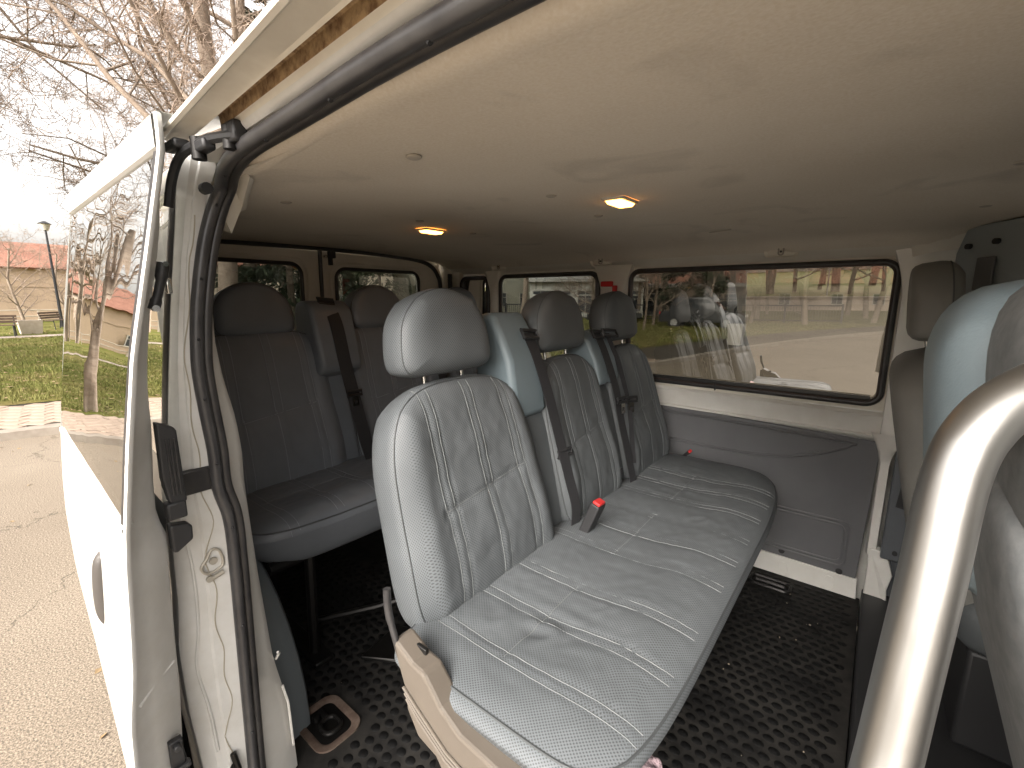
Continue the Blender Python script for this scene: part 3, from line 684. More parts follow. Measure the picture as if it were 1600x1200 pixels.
car((-37, -8.4, 0), R(80), paintw, 'white parked car mirrored in the sliding door window')
car((-15.4, 31.2, 0), R(-30), paintg, 'grey car parked in front of the low annex', True)

# ================================================================== MINIBUS
van = thing('minibus', 'white minibus seen through its open sliding door, with beige headliner and dark studded floor mat', 'minibus', (0, 0, 0))
P = van
XR, XF = -2.12, 2.3

# floor
MB().span((XR, .30, FL-.04), (.055, 2.06, FL)).build('floor_mat', M['matrubber'], P, smooth=False)
MB().span((.058, .95, FL-.04), (XF, 2.06, FL+.05)).build('cab_floor', M['black'], P, smooth=False, bevel=.008)
MB().span((.058, .22, FL-.30), (XF, .95, FL-.22)).build('cab_step', M['black'], P, smooth=False)
MB().span((XR, .42, .34), (XF, 2.1, .42)).build('underbody', M['black'], P, smooth=False)
st = MB(); r_ = .0125; px_, py_ = .036, .031
def stud_ok(x, y):
    return not (-1.13 < x < -.95 and .43 < y < .60)
for i in range(0, 59):
    for j in range(0, 56):
        x = -2.05+i*px_+(j % 2)*px_/2; y = .34+j*py_
        if x > .03 or y > 2.02 or not stud_ok(x, y): continue
        if x < -1.6 and y > 1.0: continue
        n = 10; vs = [(x+r_*1.12*math.cos(6.283*k/n), y+r_*.95*math.sin(6.283*k/n), FL) for k in range(n)]+[(x+r_*.95*math.cos(6.283*k/n), y+r_*.8*math.sin(6.283*k/n), FL+.0014) for k in range(n)]
        st.add(vs, [tuple(range(n, 2*n))]+[(k, (k+1) % n, n+(k+1) % n, n+k) for k in range(n)])
st.build('mat_studs', M['stud'], P, kind='stuff')
cr = MB(); rc = random.Random(3)
for _ in range(60):
    x, y = rc.uniform(-1.3, .0), rc.uniform(.42, 1.95); q = rc.uniform(.0012, .0045)
    cr.box((x, y, FL+.003+q/2), (q*rc.uniform(.8, 2), q, q*.7), Matrix.Rotation(rc.uniform(0, 3), 3, 'Z'))
cr.build('floor_crumbs', material('grit', (.30, .25, .19), .9), P, smooth=False, kind='stuff')
# floor anchor recess
def rring(cx, cy, z0, w1, l1, w2, l2, r1, r2, h, n=5):
    a = rrect(cx-l1/2, cx+l1/2, cy-w1/2, cy+w1/2, r1, n); b = rrect(cx-l2/2, cx+l2/2, cy-w2/2, cy+w2/2, r2, n)
    return [[(p[0], p[1], z0+h) for p in a], [(p[0], p[1], z0+h) for p in b]]
worn = material('worn_brown_metal', (.20, .15, .12), .5, metal=.3, var=(.13, .09, .07), vscale=40)
aa = rrect(-1.125, -.965, .452, .578, .035); bb = rrect(-1.112, -.978, .465, .565, .028); cc = rrect(-1.105, -.985, .472, .558, .022)
anc = MB().loft([[(x, y, FL+.001) for x, y in aa], [(x, y, FL+.006) for x, y in aa], [(x, y, FL+.006) for x, y in bb], [(x, y, FL+.002) for x, y in cc]], True)
ao = anc.build('seat_anchor_plate', worn, P)
m_ = MB(); m_.add([(x, y, FL+.0015) for x, y in cc], [tuple(range(len(cc)))]); m_.build('anchor_well', M['dmetal'], ao)
MB().tube([(p[0], p[1], FL+.012) for p in rrect(-1.05, -1.0, .49, .535, .018, 4)], .006, 8, True).tube([(-1.09, .52, FL+.008), (-1.05, .515, FL+.014)], .008, 8).cyl((-1.075, .50, FL+.002), (-1.075, .50, FL+.016), .010, 10).build('anchor_latch', M['dmetal'], ao)
aa = rrect(-.30, -.16, 1.92, 1.985, .02)
MB().tube([(x, y, FL+.004) for x, y in aa], .006, 6, True).tube([(-.28, 1.95, FL+.006), (-.18, 1.95, FL+.006)], .008, 6).build('seat_anchor_plate', M['dmetal'], P)

# headliner: arched sheet, with a drop at the far edge
def ceil_z(y):
    c = 1.12
    z = .232-.030*((y-c)/.78)**2
    if y > 1.90: z -= ((y-1.90)/.1)**1.6*.035
    return z
rows = []
ys = [.35+.04*i for i in range(38)]+[1.88, 1.92, 1.95, 1.975, 1.99]
ys = sorted(set(round(y, 3) for y in ys if y <= 1.99))
for i in range(0, 61):
    x = XR+.02+(XF-.6-XR)*i/60
    rows.append([V3(x, y, ceil_z(y)+.002*2*min(1, max(0, y-.36)/.12)*noise.noise(Vector((x*2.2, y*2.2, 3)))) for y in ys])
hl = MB().loft(rows).build('headliner', M['liner'], P)
# near edge roll of the headliner
rows = []
for i in range(41):
    x = -.86+i*.07
    yb = .312+.045*max(0, (-.5-x)/.4)
    rows.append([V3(x, .366, .2050), V3(x, max(yb+.030, .350), .2028), V3(x, yb+.022, .2022), V3(x, yb+.008, .2045), V3(x, yb, .212), V3(x, yb-.001, .235)])
MB().loft(rows).build('headliner_edge', M['liner'], P)
# rear near corner gusset of the headliner
MB().loft([[V3(-.86, .36, .218), V3(-.86, .372, .200), V3(-.86, .378, .196)], [V3(-.93, .372, .20), V3(-.95, .392, .165), V3(-1.0, .42, .17)], [V3(-.955, .362, .14), V3(-.99, .385, .12), V3(-1.06, .41, .16)], [V3(-1.3, .36, .2), V3(-1.3, .39, .2), V3(-1.3, .43, .2)]]).build('corner_trim', M['cream'], P)
# ceiling plugs and domes
def disc_at(x, y, r, name, mat, parent, h=.004):
    z = ceil_z(y); return MB().tube([V3(x, y, z-.0002), V3(x, y, z-h*.6), V3(x, y, z-h)], [r, r*.96, r*.7], 20).build(name, mat, parent)
plugm = material('grey_beige_plug', (.42, .38, .32), .7)
for x, y in ((-.59, .50), (-.625, .93), (-1.10, .55), (-.67, 1.24), (-1.14, .98), (-1.2, 1.28), (.165, 1.63), (.16, 1.22)): disc_at(x, y, .0125, 'ceiling_plug', plugm, P)
MB().tube([V3(-.47, 1.62, .207), V3(-.40, 1.60, .2085)], .0018, 5).build('ceiling_scratch', plugm, P)
for x, y in ((-.528, 1.085), (-1.262, 1.135)):
    z = ceil_z(y)
    bz = MB().loft([[V3(x+a, y+b_, z-.0002) for a, b_ in rrect(-.030, .030, -.048, .048, .008)], [V3(x+a, y+b_, z-.006) for a, b_ in rrect(-.027, .027, -.045, .045, .008)], [V3(x+a, y+b_, z-.006) for a, b_ in rrect(-.022, .022, -.040, .040, .006)]], True).build('dome_light', M['lamp_trim'], P)
    m_ = MB().loft([[V3(x+a, y+b_, z-.005) for a, b_ in rrect(-.022, .022, -.040, .040, .006)], [V3(x+a, y+b_, z-.012) for a, b_ in rrect(-.018, .018, -.036, .036, .006)], [V3(x+a*.2, y+b_*.2, z-.014) for a, b_ in rrect(-.018, .018, -.036, .036, .006)]], True)
    m_.build('lamp_lens', M['lens'], bz)

# roof skin above, gutter, header over the sliding door
MB().loft([[V3(x, y+(.2215+.087*(-.42-min(x, .15))-.2215 if y < .3 else 0), z) for x in (-.93, .15, XF-.9)] for y, z in ((.232, .2575), (.275, .262), (.40, .31), (.8, .37), (1.16, .38), (1.6, .37), (2.0, .33), (2.12, .24))]).build('roof_skin', M['white'], P)
MB().loft([[V3(x, y+(.12 if x < -1.5 and y < 1 else .045 if y < .5 else 0), z) for x in (XR-.03, -.93)] for y, z in ((.30, .235), (.33, .25), (.42, .325), (.8, .372), (1.16, .382), (1.6, .372), (2.0, .332), (2.12, .242))]).build('rear_roof_skin', M['white'], P)
def strip(name, a, b_, mat, x0=-1.06, x1=XF-.9, n=30, curve=True, smooth=False):
    rows = []
    for i in range(n+1):
        x = x0+(x1-x0)*i/n; rows.append([V3(x, y, z) for y, z in (a, b_)])
    return MB().loft(rows).build(name, mat, P, smooth=smooth)
def hy(base, x0, slope, x): return base+slope*(x0-max(-1.0, min(x, .15)))
hd = {'g': [], 't': [], 'l': [], 'h': []}
for i in range(73):
    x = -.93+2.6*i/72
    g = hy(.2215, -.42, .087, x); t0 = hy(.257, -.366, .074, x); l0 = hy(.279, -.322, .070, x); s0 = hy(.286, -.322, .066, x)
    hd['g'].append([V3(x, g+.010, .2575), V3(x, g+.003, .2555), V3(x, g, .251), V3(x, g+.001, .2465), V3(x, g+.006, .2445), V3(x, g+.010, .2475), V3(x, t0-.004, .2445), V3(x, t0-.001, .2415)])
    if x > -.79:
        hd['t'].append([V3(x, t0-.001, .2415), V3(x, t0-.0005, .258), V3(x, t0+.008, .262), V3(x, l0-.006, .258), V3(x, l0-.005, .243)])
        hd['l'].append([V3(x, l0-.005, .243), V3(x, l0-.002, .2405), V3(x, l0, .236)])
    hd['h'].append([V3(x, l0-.001, .2365), V3(x, l0+.001, .233), V3(x, s0, .2285), V3(x, s0+.012, .2275), V3(x, s0+.05, .234)])
MB().loft(hd['g']).build('roof_gutter', M['header'], P)
MB().loft(hd['t']).build('door_track', M['rust'], P)
MB().loft(hd['l']).build('track_lip', M['header'], P)
MB().loft(hd['h']).build('header_panel', M['jamb'], P)

# door seal: two lobes along the opening
path = [(1.0, .268, .212), (.4, .275, .212), (.1, .283, .213), (-.25, .289, .214), (-.40, .295, .214), (-.50, .303, .214), (-.62, .313, .214), (-.72, .321, .214), (-.80, .331, .212), (-.87, .344, .205), (-.915, .354, .188), (-.935, .346, .155), (-.94, .329, .10), (-.94, .315, .04), (-.94, .304, -.02), (-.94, .297, -.08), (-.94, .294, -.13), (-.94, .297, -.20), (-.94, .302, -.28), (-.94, .302, -.35), (-.94, .314, -.42), (-.94, .314, -.53), (-.94, .310, -.69), (-.94, .306, -.85), (-.94, .303, -.98), (-.935, .30, -1.10), (-.90, .295, -1.155), (-.8, .29, -1.16), (0, .28, -1.16), (.25, .28, -1.16)]
sp = spline([V3(*p) for p in path], 7)
def offset_path(dy, dx, dz, spn):
    out = []
    for i, p in enumerate(spn):
        d = (spn[min(i+1, len(spn)-1)]-spn[max(i-1, 0)]).normalized()
        out.append(p+Vector((dx*abs(d.z), dy, dz*abs(d.x))))
    return out
so_ = MB().tube(offset_path(-.0088, .003, -.003, sp), .0104, 12).build('door_seal', M['seal'], P)
MB().tube(offset_path(.0088, -.004, -.002, sp), .0090, 12).build('seal_inner_lobe', M['rubber'], so_)
MB().tube(offset_path(.0, -.005, .003, sp), .0095, 8).build('seal_groove', M['rubber'], so_)
pins = MB()
po = offset_path(-.0088, .0132, -.0130, sp)
for k in (16, 23, 33, 44, 62, 76, 92, 104, 117, 128, 141, 152, 163, 172):
    if k < len(po):
        p = po[k]; pins.tube([p-Vector((.001, 0, -.001)), p+Vector((.0012, 0, -.0012))], .0026, 8)
pins.build('seal_vent_holes', M['black'], so_, kind='stuff')

# rear jamb of the door opening
sealout = [(.235, .346), (.167, .319), (.085, .301), (.07, .295), (-.038, .279), (-.111, .272), (-.199, .275), (-.268, .282), (-.344, .282), (-.419, .293), (-.54, .291), (-.687, .291), (-.81, .288), (-.968, .282), (-1.2, .28)]
jleft = [(.259, .312), (.206, .301), (.124, .289), (-.02, .266), (-.15, .248), (-.206, .241), (-.361, .222), (-.465, .219), (-.572, .215), (-.658, .206), (-.802, .208), (-.903, .215), (-1.3, .23)]
zs = [.25-.03*i for i in range(52)]
rows = []
for z in zs:
    a, b_ = interp(sealout, z)+.012, interp(jleft, z)
    w_ = (a-b_)
    row = [V3(-.945, a, z), V3(-.946, b_+w_*.75, z), V3(-.948, b_+w_*.52, z), V3(-.951, b_+w_*.47, z), V3(-.953, b_+w_*.25, z), V3(-.9645, b_+.004, z), V3(-.970, b_, z), V3(-.985, b_-.001, z), V3(-1.02, b_+.004, z)]
    rows.append(row)
jb = MB().loft(rows).build('door_jamb', M['jamb'], P, angle=25)
# sealant bead snaking down the jamb and pressed plates
pts = []
for i in range(120):
    z = .14-.0105*i; a, b_ = interp(sealout, z)+.012, interp(jleft, z); fr = .62+.16*math.sin(i*.17)*math.exp(-((i % 37)-18)**2/60.0)+.05*math.sin(i*.5)
    pts.append(V3(-.9465+(-.004 if fr < .5 else 0), b_+(a-b_)*fr, z))
MB().tube(pts, .0011, 5).build('sealant_bead', material('old_sealant', (.42, .38, .30), .8), jb)
MB().tube(spline([V3(-.944, .262, -.485), V3(-.944, .272, -.47), V3(-.944, .285, -.478), V3(-.944, .287, -.508), V3(-.944, .262, -.515), V3(-.944, .252, -.50)], 5, True), .0028, 6, True).cyl(V3(-.944, .272, -.492), V3(-.940, .272, -.492), .007, 12).cyl(V3(-.944, .262, -.525), V3(-.939, .262, -.525), .006, 12).tube([V3(-.944, .262, -.528), V3(-.944, .287, -.522)], .005, 8).build('striker_plate', material('dirty_striker', (.42, .39, .33), .5, metal=.3), jb)
MB().span(V3(-.955, .236, -.352), V3(-.942, .292, -.306)).build('jamb_bumper', M['rubber'], P, bevel=.004)
MB().tube(spline([V3(-.958, .232, -.37), V3(-.952, .24, -.50), V3(-.952, .236, -.62), V3(-.955, .226, -.70), V3(-.95, .235, -.80), V3(-.95, .24, -.90)], 6), .003, 6).build('panel_crease', M['jamb'], jb)
# lower hinge details on the jamb
MB().tube([V3(-.94, .262, -.92), V3(-.93, .266, -.96), V3(-.94, .27, -1.0)], .006, 8).cyl(V3(-.94, .262, -.95), V3(-.93, .262, -.95), .009, 12).build('lower_roller_mount', M['dmetal'], jb)

# inner trim beyond the seal, then inner side wall
tre = [(.2, .345), (-.0, .335), (-.075, .338), (-.154, .345), (-.235, .359), (-.304, .364), (-.372, .362), (-.451, .364), (-.576, .368), (-.804, .380), (-.951, .403), (-1.084, .408), (-1.2, .41)]
rows = []
for i in range(48):
    z = .2-.0285*i; y0 = interp(sealout, z)+.035; y1 = interp(tre, z)
    rows.append([V3(-.945, y0, z), V3(-.962, y0+.008, z), V3(-.975, (y0+y1)/2+.006, z), V3(-.998, y1-.001, z), V3(-1.004, y1-.004, z), V3(-1.02, y1-.012, z)])
MB().loft(rows).build('inner_jamb_trim', M['white'], P)
MB().tube([V3(-.985, .385, -.79), V3(-.994, .392, -.80), V3(-.999, .386, -.815)], .003, 6).tube([V3(-.985, .372, -.90), V3(-.984, .374, -1.05)], .003, 6).tube([V3(-.985, .388, -.88), V3(-.984, .396, -.93), V3(-.984, .398, -1.05)], .003, 6).build('trim_fold', M['white'], P)
# near side wall behind the opening, with a fixed window
holed('near_side_wall', [(-2.12, -1.2), (-1.01, -1.2), (-1.01, .24), (-2.12, .24)], [rrect(-2.0, -1.08, -.33, .12, .05)], lambda u, v: V3(u, .322+.09*max(0, -1.0-u)/1.1, v), M['cream'], P)
m_ = MB(); pr = rrect(-2.01, -1.07, -.34, .13, .05); m_.add([V3(u, .318+.09*max(0, -1.0-u)/1.1, v) for u, v in pr], [tuple(range(len(pr)))]); m_.build('fixed_side_glass', M['bodyglass'], P, solid=.004)
MB().tube([V3(u, .316+.09*max(0, -1.0-u)/1.1, v) for u, v in rrect(-2.0, -1.08, -.33, .12, .05)], .011, 8, True).build('glass_gasket', M['rubber'], P)
# outer skin of the near rear quarter with its dark glass, seen in the gap behind the door
MB().loft([[V3(x, y+(.13 if x < -1.5 else 0), z) for x in (-1.02, -2.12)] for z, y in ((-.37, .262), (-.55, .235), (-.8, .23), (-1.3, .24))]).build('rear_quarter_skin', M['white'], P)
MB().loft([[V3(x, y+(.10 if x < -1.5 else 0), z) for x in (-1.0, -2.1)] for z, y in ((.19, .300), (-.05, .280), (-.36, .262))]).build('quarter_glass', glass('dark_privacy_glass', (.05, .05, .05), .10), P)
MB().loft([[V3(-.972, interp(jleft, z)-.001, z), V3(-.985, interp(jleft, z)-.004, z), V3(-1.005, interp(jleft, z)-.001, z)] for z in [.2-.03*i for i in range(19)]]).build('glass_edge_strip', M['rubber'], P)
MB().tube([V3(-.985, .247, -.335), V3(-.985, .244, -.395), V3(-.97, .238, -.42), V3(-.97, .238, -.49)], .010, 8).build('fuel_side_cable', M['black'], P)

# wheel arch cover
pts = []
rows = []
for i in range(17):
    a = math.pi*i/16; xx = -1.53+.46*math.cos(a); zz = -1.13+.47*math.sin(a)
    rows.append([V3(xx, .32, zz), V3(xx, .44, zz), V3(-1.53+.45*math.cos(a), .485, -1.13+.462*math.sin(a)), V3(-1.53+.42*math.cos(a), .500, -1.13+.44*math.sin(a)), V3(-1.53, .505, -1.13)])
MB().loft(rows).build('wheel_arch_cover', material('arch_plastic', (.16, .18, .19), .5), P, angle=60)

# far side: window wall, pillars, belt ledge, lower panel
YW = 2.05
W1 = (-.930, .030, -.375, .122); W2 = (-1.715, -1.090, -.375, .120); W3 = (-2.022, -1.80, -.375, .118)
holed('far_side_wall', [(-2.12, -.395), (.12, -.395), (.12, .15), (-2.12, .15)], [rrect(*W1, .045), rrect(*W2, .045), rrect(*W3, .045)], lambda u, v: V3(u, YW+.006, v), M['cream'], P)
holed('cab_side_wall', [(.125, -1.2), (2.0, -1.2), (2.0, .22), (.125, .22)], [rrect(.42, 1.3, -.38, .11, .07)], lambda u, v: V3(u, YW+.02, v), M['grey'], P)
for i, wr in enumerate((W1, W2, W3)):
    gk = MB().tube([V3(u, YW-.004, v) for u, v in rrect(wr[0]+.004, wr[1]-.004, wr[2]+.004, wr[3]-.004, .042, 8)], .0115, 10, True).build('window_gasket', M['rubber'], P)
    MB().tube([V3(u, YW-.012, v) for u, v in rrect(wr[0]+.012, wr[1]-.012, wr[2]+.012, wr[3]-.012, .034, 8)], .004, 8, True).build('gasket_lip', material('brown_black_rubber', (.05, .035, .03), .4), gk)
    pr = rrect(wr[0]+.003, wr[1]-.003, wr[2]+.003, wr[3]-.003, .04, 6); m_ = MB()
    m_.add([V3(u, YW+.003-(v+.13)*(.035 if i == 0 else 0), v) for u, v in pr], [tuple(range(len(pr)))])
    m_.build('window_glass', M['bigglass'] if i == 0 else M['bodyglass'], gk)
MB().span(V3(-.93, YW-.004, -.366), V3(.0, YW+.002, -.345)).build('dark_glass_band', material('smoked_band', (.03, .03, .03), .3), P)
MB().box(V3(-.52, YW-.014, -.372), (.004, .012, .028)).build('gasket_joint', M['black'], P)
# pillars, slightly proud, flaring into the roof rail
def pillar(name, x0, x1, z0, z1, y, mat=None, dep=.03):
    rows = []
    for i in range(14):
        z = z0+(z1-z0)*i/13; fl = .035*max(0, (i-10)/3)**1.5
        yy = y-.010*max(0, (i-10)/3)
        c = (x0+x1)/2; h = (x1-x0)/2+fl
        rows.append([V3(c-h, yy+dep, z), V3(c-h+.004, yy+.006, z), V3(c-h*.7, yy, z), V3(c+h*.7, yy, z), V3(c+h-.004, yy+.006, z), V3(c+h, yy+dep, z)])
    return MB().loft(rows).build(name, mat or M['cream'], P, angle=60)
pillar('window_pillar', -1.075, -.945, -.40, .148, YW-.022)
pillar('window_pillar', -1.785, -1.73, -.40, .148, YW-.018)
pillar('window_pillar', -2.10, -2.035, -.40, .148, YW-.018)
# roof rail trim
rows = []
prof = [(1.985, .190), (1.995, .176), (2.005, .165), (2.018, .158), (2.028, .152), (2.036, .144), (2.05, .136), (2.06, .134)]
for i in range(61):
    x = XR+2.35*i/60; rows.append([V3(x, y, z) for y, z in prof])
MB().loft(rows).build('roof_rail_trim', M['cream'], P)
for x in (-1.047, -.316, -1.664):
    MB().loft([[V3(x+a*k, 1.985+.02*(1-k)+dz*.0, .168+dz*k) for a, dz in rrect(-.045, .045, -.018, .020, .012, 4)] for k in (1.25, 1.0)]+[[V3(x+a*.8, 1.978, .168+dz*.8) for a, dz in rrect(-.045, .045, -.018, .020, .012, 4)], [V3(x, 1.977, .168)]*20]).build('clip_boss', M['cream'], P)
    c_ = MB().tube([V3(x+a, 1.972, .170+dz) for a, dz in rrect(-.008, .008, -.017, .019, .007, 4)], .0028, 6, True).build('coat_hook', material('hook_grey', (.32, .29, .25), .5), P)
    MB().cyl(V3(x, 1.975, .165), V3(x, 1.970, .165), .004, 8).build('hook_screw', M['black'], c_)
# belt ledge under windows
rows = []
prof = [(2.056, -.392), (2.046, -.398), (2.040, -.405), (2.048, -.425), (2.052, -.452), (2.056, -.474), (2.048, -.478), (2.050, -.486), (2.062, -.488)]
for i in range(40):
    x = -2.1+2.165*i/39; rows.append([V3(x, y, z-.010*(x+.8) if x > -.8 else z) for y, z in prof])
MB().loft(rows).build('belt_ledge', M['white'], P, angle=25)
# grey lower panel with embossed outlines
MB().prism([V3(-1.9, 2.056, -1.03), V3(.035, 2.056, -1.055), V3(.052, 2.056, -.51), V3(-.8, 2.056, -.483), V3(-1.9, 2.056, -.48)], (0, .012, 0)).build('side_panel', M['greypanel'], P, smooth=False, bevel=.003)
emb = spline([V3(-.95, 2.0545, -.505), V3(-.45, 2.0545, -.512), V3(-.06, 2.0545, -.525), V3(-.035, 2.0545, -.535), V3(-.07, 2.0545, -.56), V3(-.16, 2.0545, -.60), V3(-.30, 2.0545, -.635), V3(-.50, 2.0545, -.645), V3(-.95, 2.0545, -.63)], 8)
MB().tube(emb, .005, 6).build('embossed_line', M['greypanel'], P)
MB().tube([p+Vector((-.012 if p.x > -.2 else 0, -.001, -.008 if p.z > CZ-.58 else .008)) for p in emb], .0025, 6).build('embossed_line', M['greypanel'], P)
for d_ in (0, .014):
    MB().tube([V3(u, 2.0545, v) for u, v in rrect(-.62+d_, -.005-d_, -1.018+d_, -.838-d_, .025, 5)], .0045, 6, True).build('embossed_line', M['greypanel'], P)
for x, z in ((-.214, -1.026), (-.018, -1.042)):
    MB().tube([V3(x, 2.056, z), V3(x, 2.052, z), V3(x, 2.050, z)], [.012, .011, .006], 14).build('panel_plug', M['black'], P)
MB().prism([V3(-1.9, 2.048, -1.135), V3(.045, 2.048, -1.14), V3(.04, 2.048, -1.052), V3(-1.9, 2.048, -1.026)], (0, .02, 0)).build('sill_panel', M['white'], P, smooth=False, bevel=.003)
for x in (-.20, -.045):
    MB().tube([V3(x+a, 2.0475, -1.092+b_) for a, b_ in rrect(-.014, .014, -.030, .022, .012, 5)], .002, 6, True).build('sill_boss', M['white'], P)
# B pillar
MB().prism([V3(.062, 2.02, -1.19), V3(.14, 2.02, -1.16), V3(.125, 2.01, -1.04), V3(.135, 2.01, -.98), V3(.11, 2.02, -.90), V3(.062, 2.02, -.90)], (0, .04, 0)).build('pillar_foot', M['white'], P, smooth=False, bevel=.004)
pillar('door_pillar', .050, .085, -.93, -.47, 2.03, M['white'])
pillar('door_pillar', .040, .20, -.50, .16, 2.028, M['white'], .03)
MB().prism([V3(.092, 2.005, -.52), V3(.40, 2.005, -.52), V3(.40, 2.005, -.92), V3(.092, 2.005, -.92)], (0, .03, 0)).build('pillar_trim', M['grey'], P, bevel=.006)
MB().prism([V3(.118, 1.998, -.64), V3(.145, 1.998, -.64), V3(.145, 1.998, -.72), V3(.112, 1.998, -.715)], (0, .004, 0)).build('belt_slot', M['black'], P, smooth=False)
MB().cyl(V3(.13, 2.0, -.885), V3(.13, 1.994, -.885), .008, 10).build('trim_screw', M['black'], P)
# cream flare at the top of the pillar
MB().loft([[V3(x, y, z) for x, y, z in ((.035, 2.05, .125), (.055, 2.02, .130), (.10, 1.995, .14), (.20, 1.985, .15))], [V3(x, y, z) for x, y, z in ((.03, 2.03, .165), (.06, 2.0, .168), (.11, 1.975, .175), (.22, 1.955, .18))], [V3(x, y, z) for x, y, z in ((.05, 1.99, .19), (.08, 1.97, .195), (.13, 1.94, .197), (.24, 1.92, .198))]]).build('pillar_flare', M['cream'], P)
# grey bulkhead trim behind the front seats
MB().prism([V3(.150, 1.94, -.1), V3(.150, 1.94, .13), V3(.165, 1.93, .195), V3(.19, 1.90, .204), V3(.50, 1.40, .208), V3(.50, 1.40, -.1)], (.03, .035, 0)).build('cab_pillar_trim', material('blue_grey_trim', (.30, .335, .35), .5), P, bevel=.006, smooth=False)
for x, y, z in ((.176, 1.905, .145), (.222, 1.83, .150)):
    MB().cyl(V3(x, y, z), V3(x-.008, y-.006, z), .008, 10).build('trim_plug', M['black'], P)
MB().prism([V3(.195, 1.868, .02), V3(.195, 1.868, .11), V3(.225, 1.818, .11), V3(.225, 1.818, .02)], (-.006, -.004, 0)).build('trim_recess', M['greypanel'], P, bevel=.003)
MB().loft([[V3(.26, y, ceil_z(y)-.001), V3(.262, y, ceil_z(y)-.010), V3(.5, y, ceil_z(y)-.022)] for y in [.5+.05*i for i in range(29)]]).build('cab_headliner', M['liner'], P)

# rear end: frame and two doors
XD = -2.10
def rearfn(u, v): return V3(XD-.02+.05*max(0, v+.2), u, v)
D1 = (.50, 1.090, -.42, .150); D2 = (1.262, 1.775, -.42, .138)
rd = []
for (y0, y1, hole) in ((.41, 1.176, D1), (1.190, 1.96, D2)):
    d = holed('rear_door', [(y0, -1.15), (y1, -1.15), (y1, .213 if y1 < 1.5 else .11), (y1-.03 if y1 > 1.5 else y1, .17 if y1 > 1.5 else .213), (y1-.10 if y1 > 1.5 else y1-.01, .205 if y1 > 1.5 else .214), (y0, .214)], [rrect(*hole, .05)], rearfn, M['cream'], P, solid=.02)
    MB().tube([rearfn(u, v)+Vector((.012, 0, 0)) for u, v in rrect(*hole, .05, 8)], .009, 8, True).build('window_gasket', M['rubber'], d)
    e = (hole[0]-.028, hole[1]+.028, hole[2]-.03, hole[3]+.022)
    MB().tube([rearfn(u, v)+Vector((.010, 0, 0)) for u, v in rrect(*e, .06, 8)], .008, 8, True).build('pressed_rim', M['cream'], d)
    m_ = MB(); pr = rrect(hole[0]-.004, hole[1]+.004, hole[2]-.004, hole[3]+.004, .05); m_.add([rearfn(u, v)+Vector((.004, 0, 0)) for u, v in pr], [tuple(range(len(pr)))]); m_.build('window_glass', M['bodyglass'], d)
    rd.append(d)
MB().tube([rearfn(1.183, .222)+Vector((.012, 0, 0)), rearfn(1.183, -.4)+Vector((.012, 0, 0)), rearfn(1.183, -1.1)+Vector((.012, 0, 0))], .010, 8).build('door_gap_seal', M['rubber'], P)
MB().tube(spline([rearfn(y, z)+Vector((.016, 0, 0)) for y, z in ((.42, .216), (.8, .222), (1.2, .226), (1.55, .220), (1.76, .207), (1.86, .18), (1.915, .13), (1.94, .05), (1.95, -.2), (1.95, -1.1))], 6), .012, 8).build('rear_door_seal', M['rubber'], P)
MB().box(rearfn(1.232, .20)+Vector((.03, 0, 0)), (.03, .028, .035)).box(rearfn(1.225, .175)+Vector((.03, 0, 0)), (.025, .014, .05)).build('rear_latch', M['black'], P, bevel=.003)
MB().cyl(rearfn(1.205, .19)+Vector((.01, 0, 0)), rearfn(1.205, .19)+Vector((.03, 0, 0)), .008, 10).build('latch_pin', M['steel'], rd[1])
MB().span(V3(XD-.03, 1.96, -1.15), V3(XD+.02, 2.10, .24)).build('rear_post', M['cream'], P, bevel=.01)
MB().tube([V3(XD+.03, 2.0, .14), V3(XD+.03, 2.0, -.4)], .014, 8).build('post_seal', M['rubber'], P)
MB().span(V3(XD-.07, 1.88, -1.2), V3(XD-.04, 2.14, .27)).span(V3(XD-.07, .38, .20), V3(XD-.041, 1.88, .27)).build('rear_gap_cover', M['cream'], P, smooth=False)  # added plates behind the doors, closing gaps where light leaked in
MB().span(V3(XD-.03, .38, -1.2), V3(XD-.0, .42, .22)).build('rear_post', M['cream'], P, bevel=.01)

# far outer skin so the far side keeps the light out below the windows
MB().loft([[V3(x, y, z) for x in (XR-.03, XF)] for y, z in ((2.10, -.40), (2.16, -.6), (2.17, -.9), (2.15, -1.3))]).build('far_outer_skin', M['white'], P)
MB().loft([[V3(x, y, z) for x in (.2, XF)] for y, z in ((2.13, .24), (2.11, .14))]).build('cab_outer_rail', M['white'], P)
# cab: front bulkhead, dashboard, windscreen, near front door
MB().prism([V3(1.25, .22, -1.2), V3(1.25, .22, -.42), V3(1.5, .22, -.30), V3(2.3, .22, -.36), V3(2.9, .22, -.62), V3(2.95, .22, -1.3), V3(1.9, .22, -1.35)], (0, 1.88, 0)).build('dashboard_and_bonnet', M['grey'], P, bevel=.02, smooth=False)
MB().add([V3(1.42, .26, .25), V3(1.42, 2.06, .25), V3(2.25, 2.06, -.34), V3(2.25, .26, -.34)], [(0, 1, 2, 3)])
m_ = MB(); m_.add([V3(1.42, .28, .25), V3(1.42, 2.06, .25), V3(2.25, 2.08, -.34), V3(2.25, .24, -.34)], [(0, 1, 2, 3)]); m_.build('windscreen', M['clear'], P, solid=.004)
holed('front_door', [(.30, -1.25), (1.95, -1.25), (1.95, -.36), (1.35, .22), (.30, .22)], [[(.42, -.32), (1.72, -.36), (1.28, .12), (.42, .14)]], lambda u, v: V3(u, .24-.06*max(0, min(1, (-v+.1)/.6)), v), M['white'], P, solid=.03)
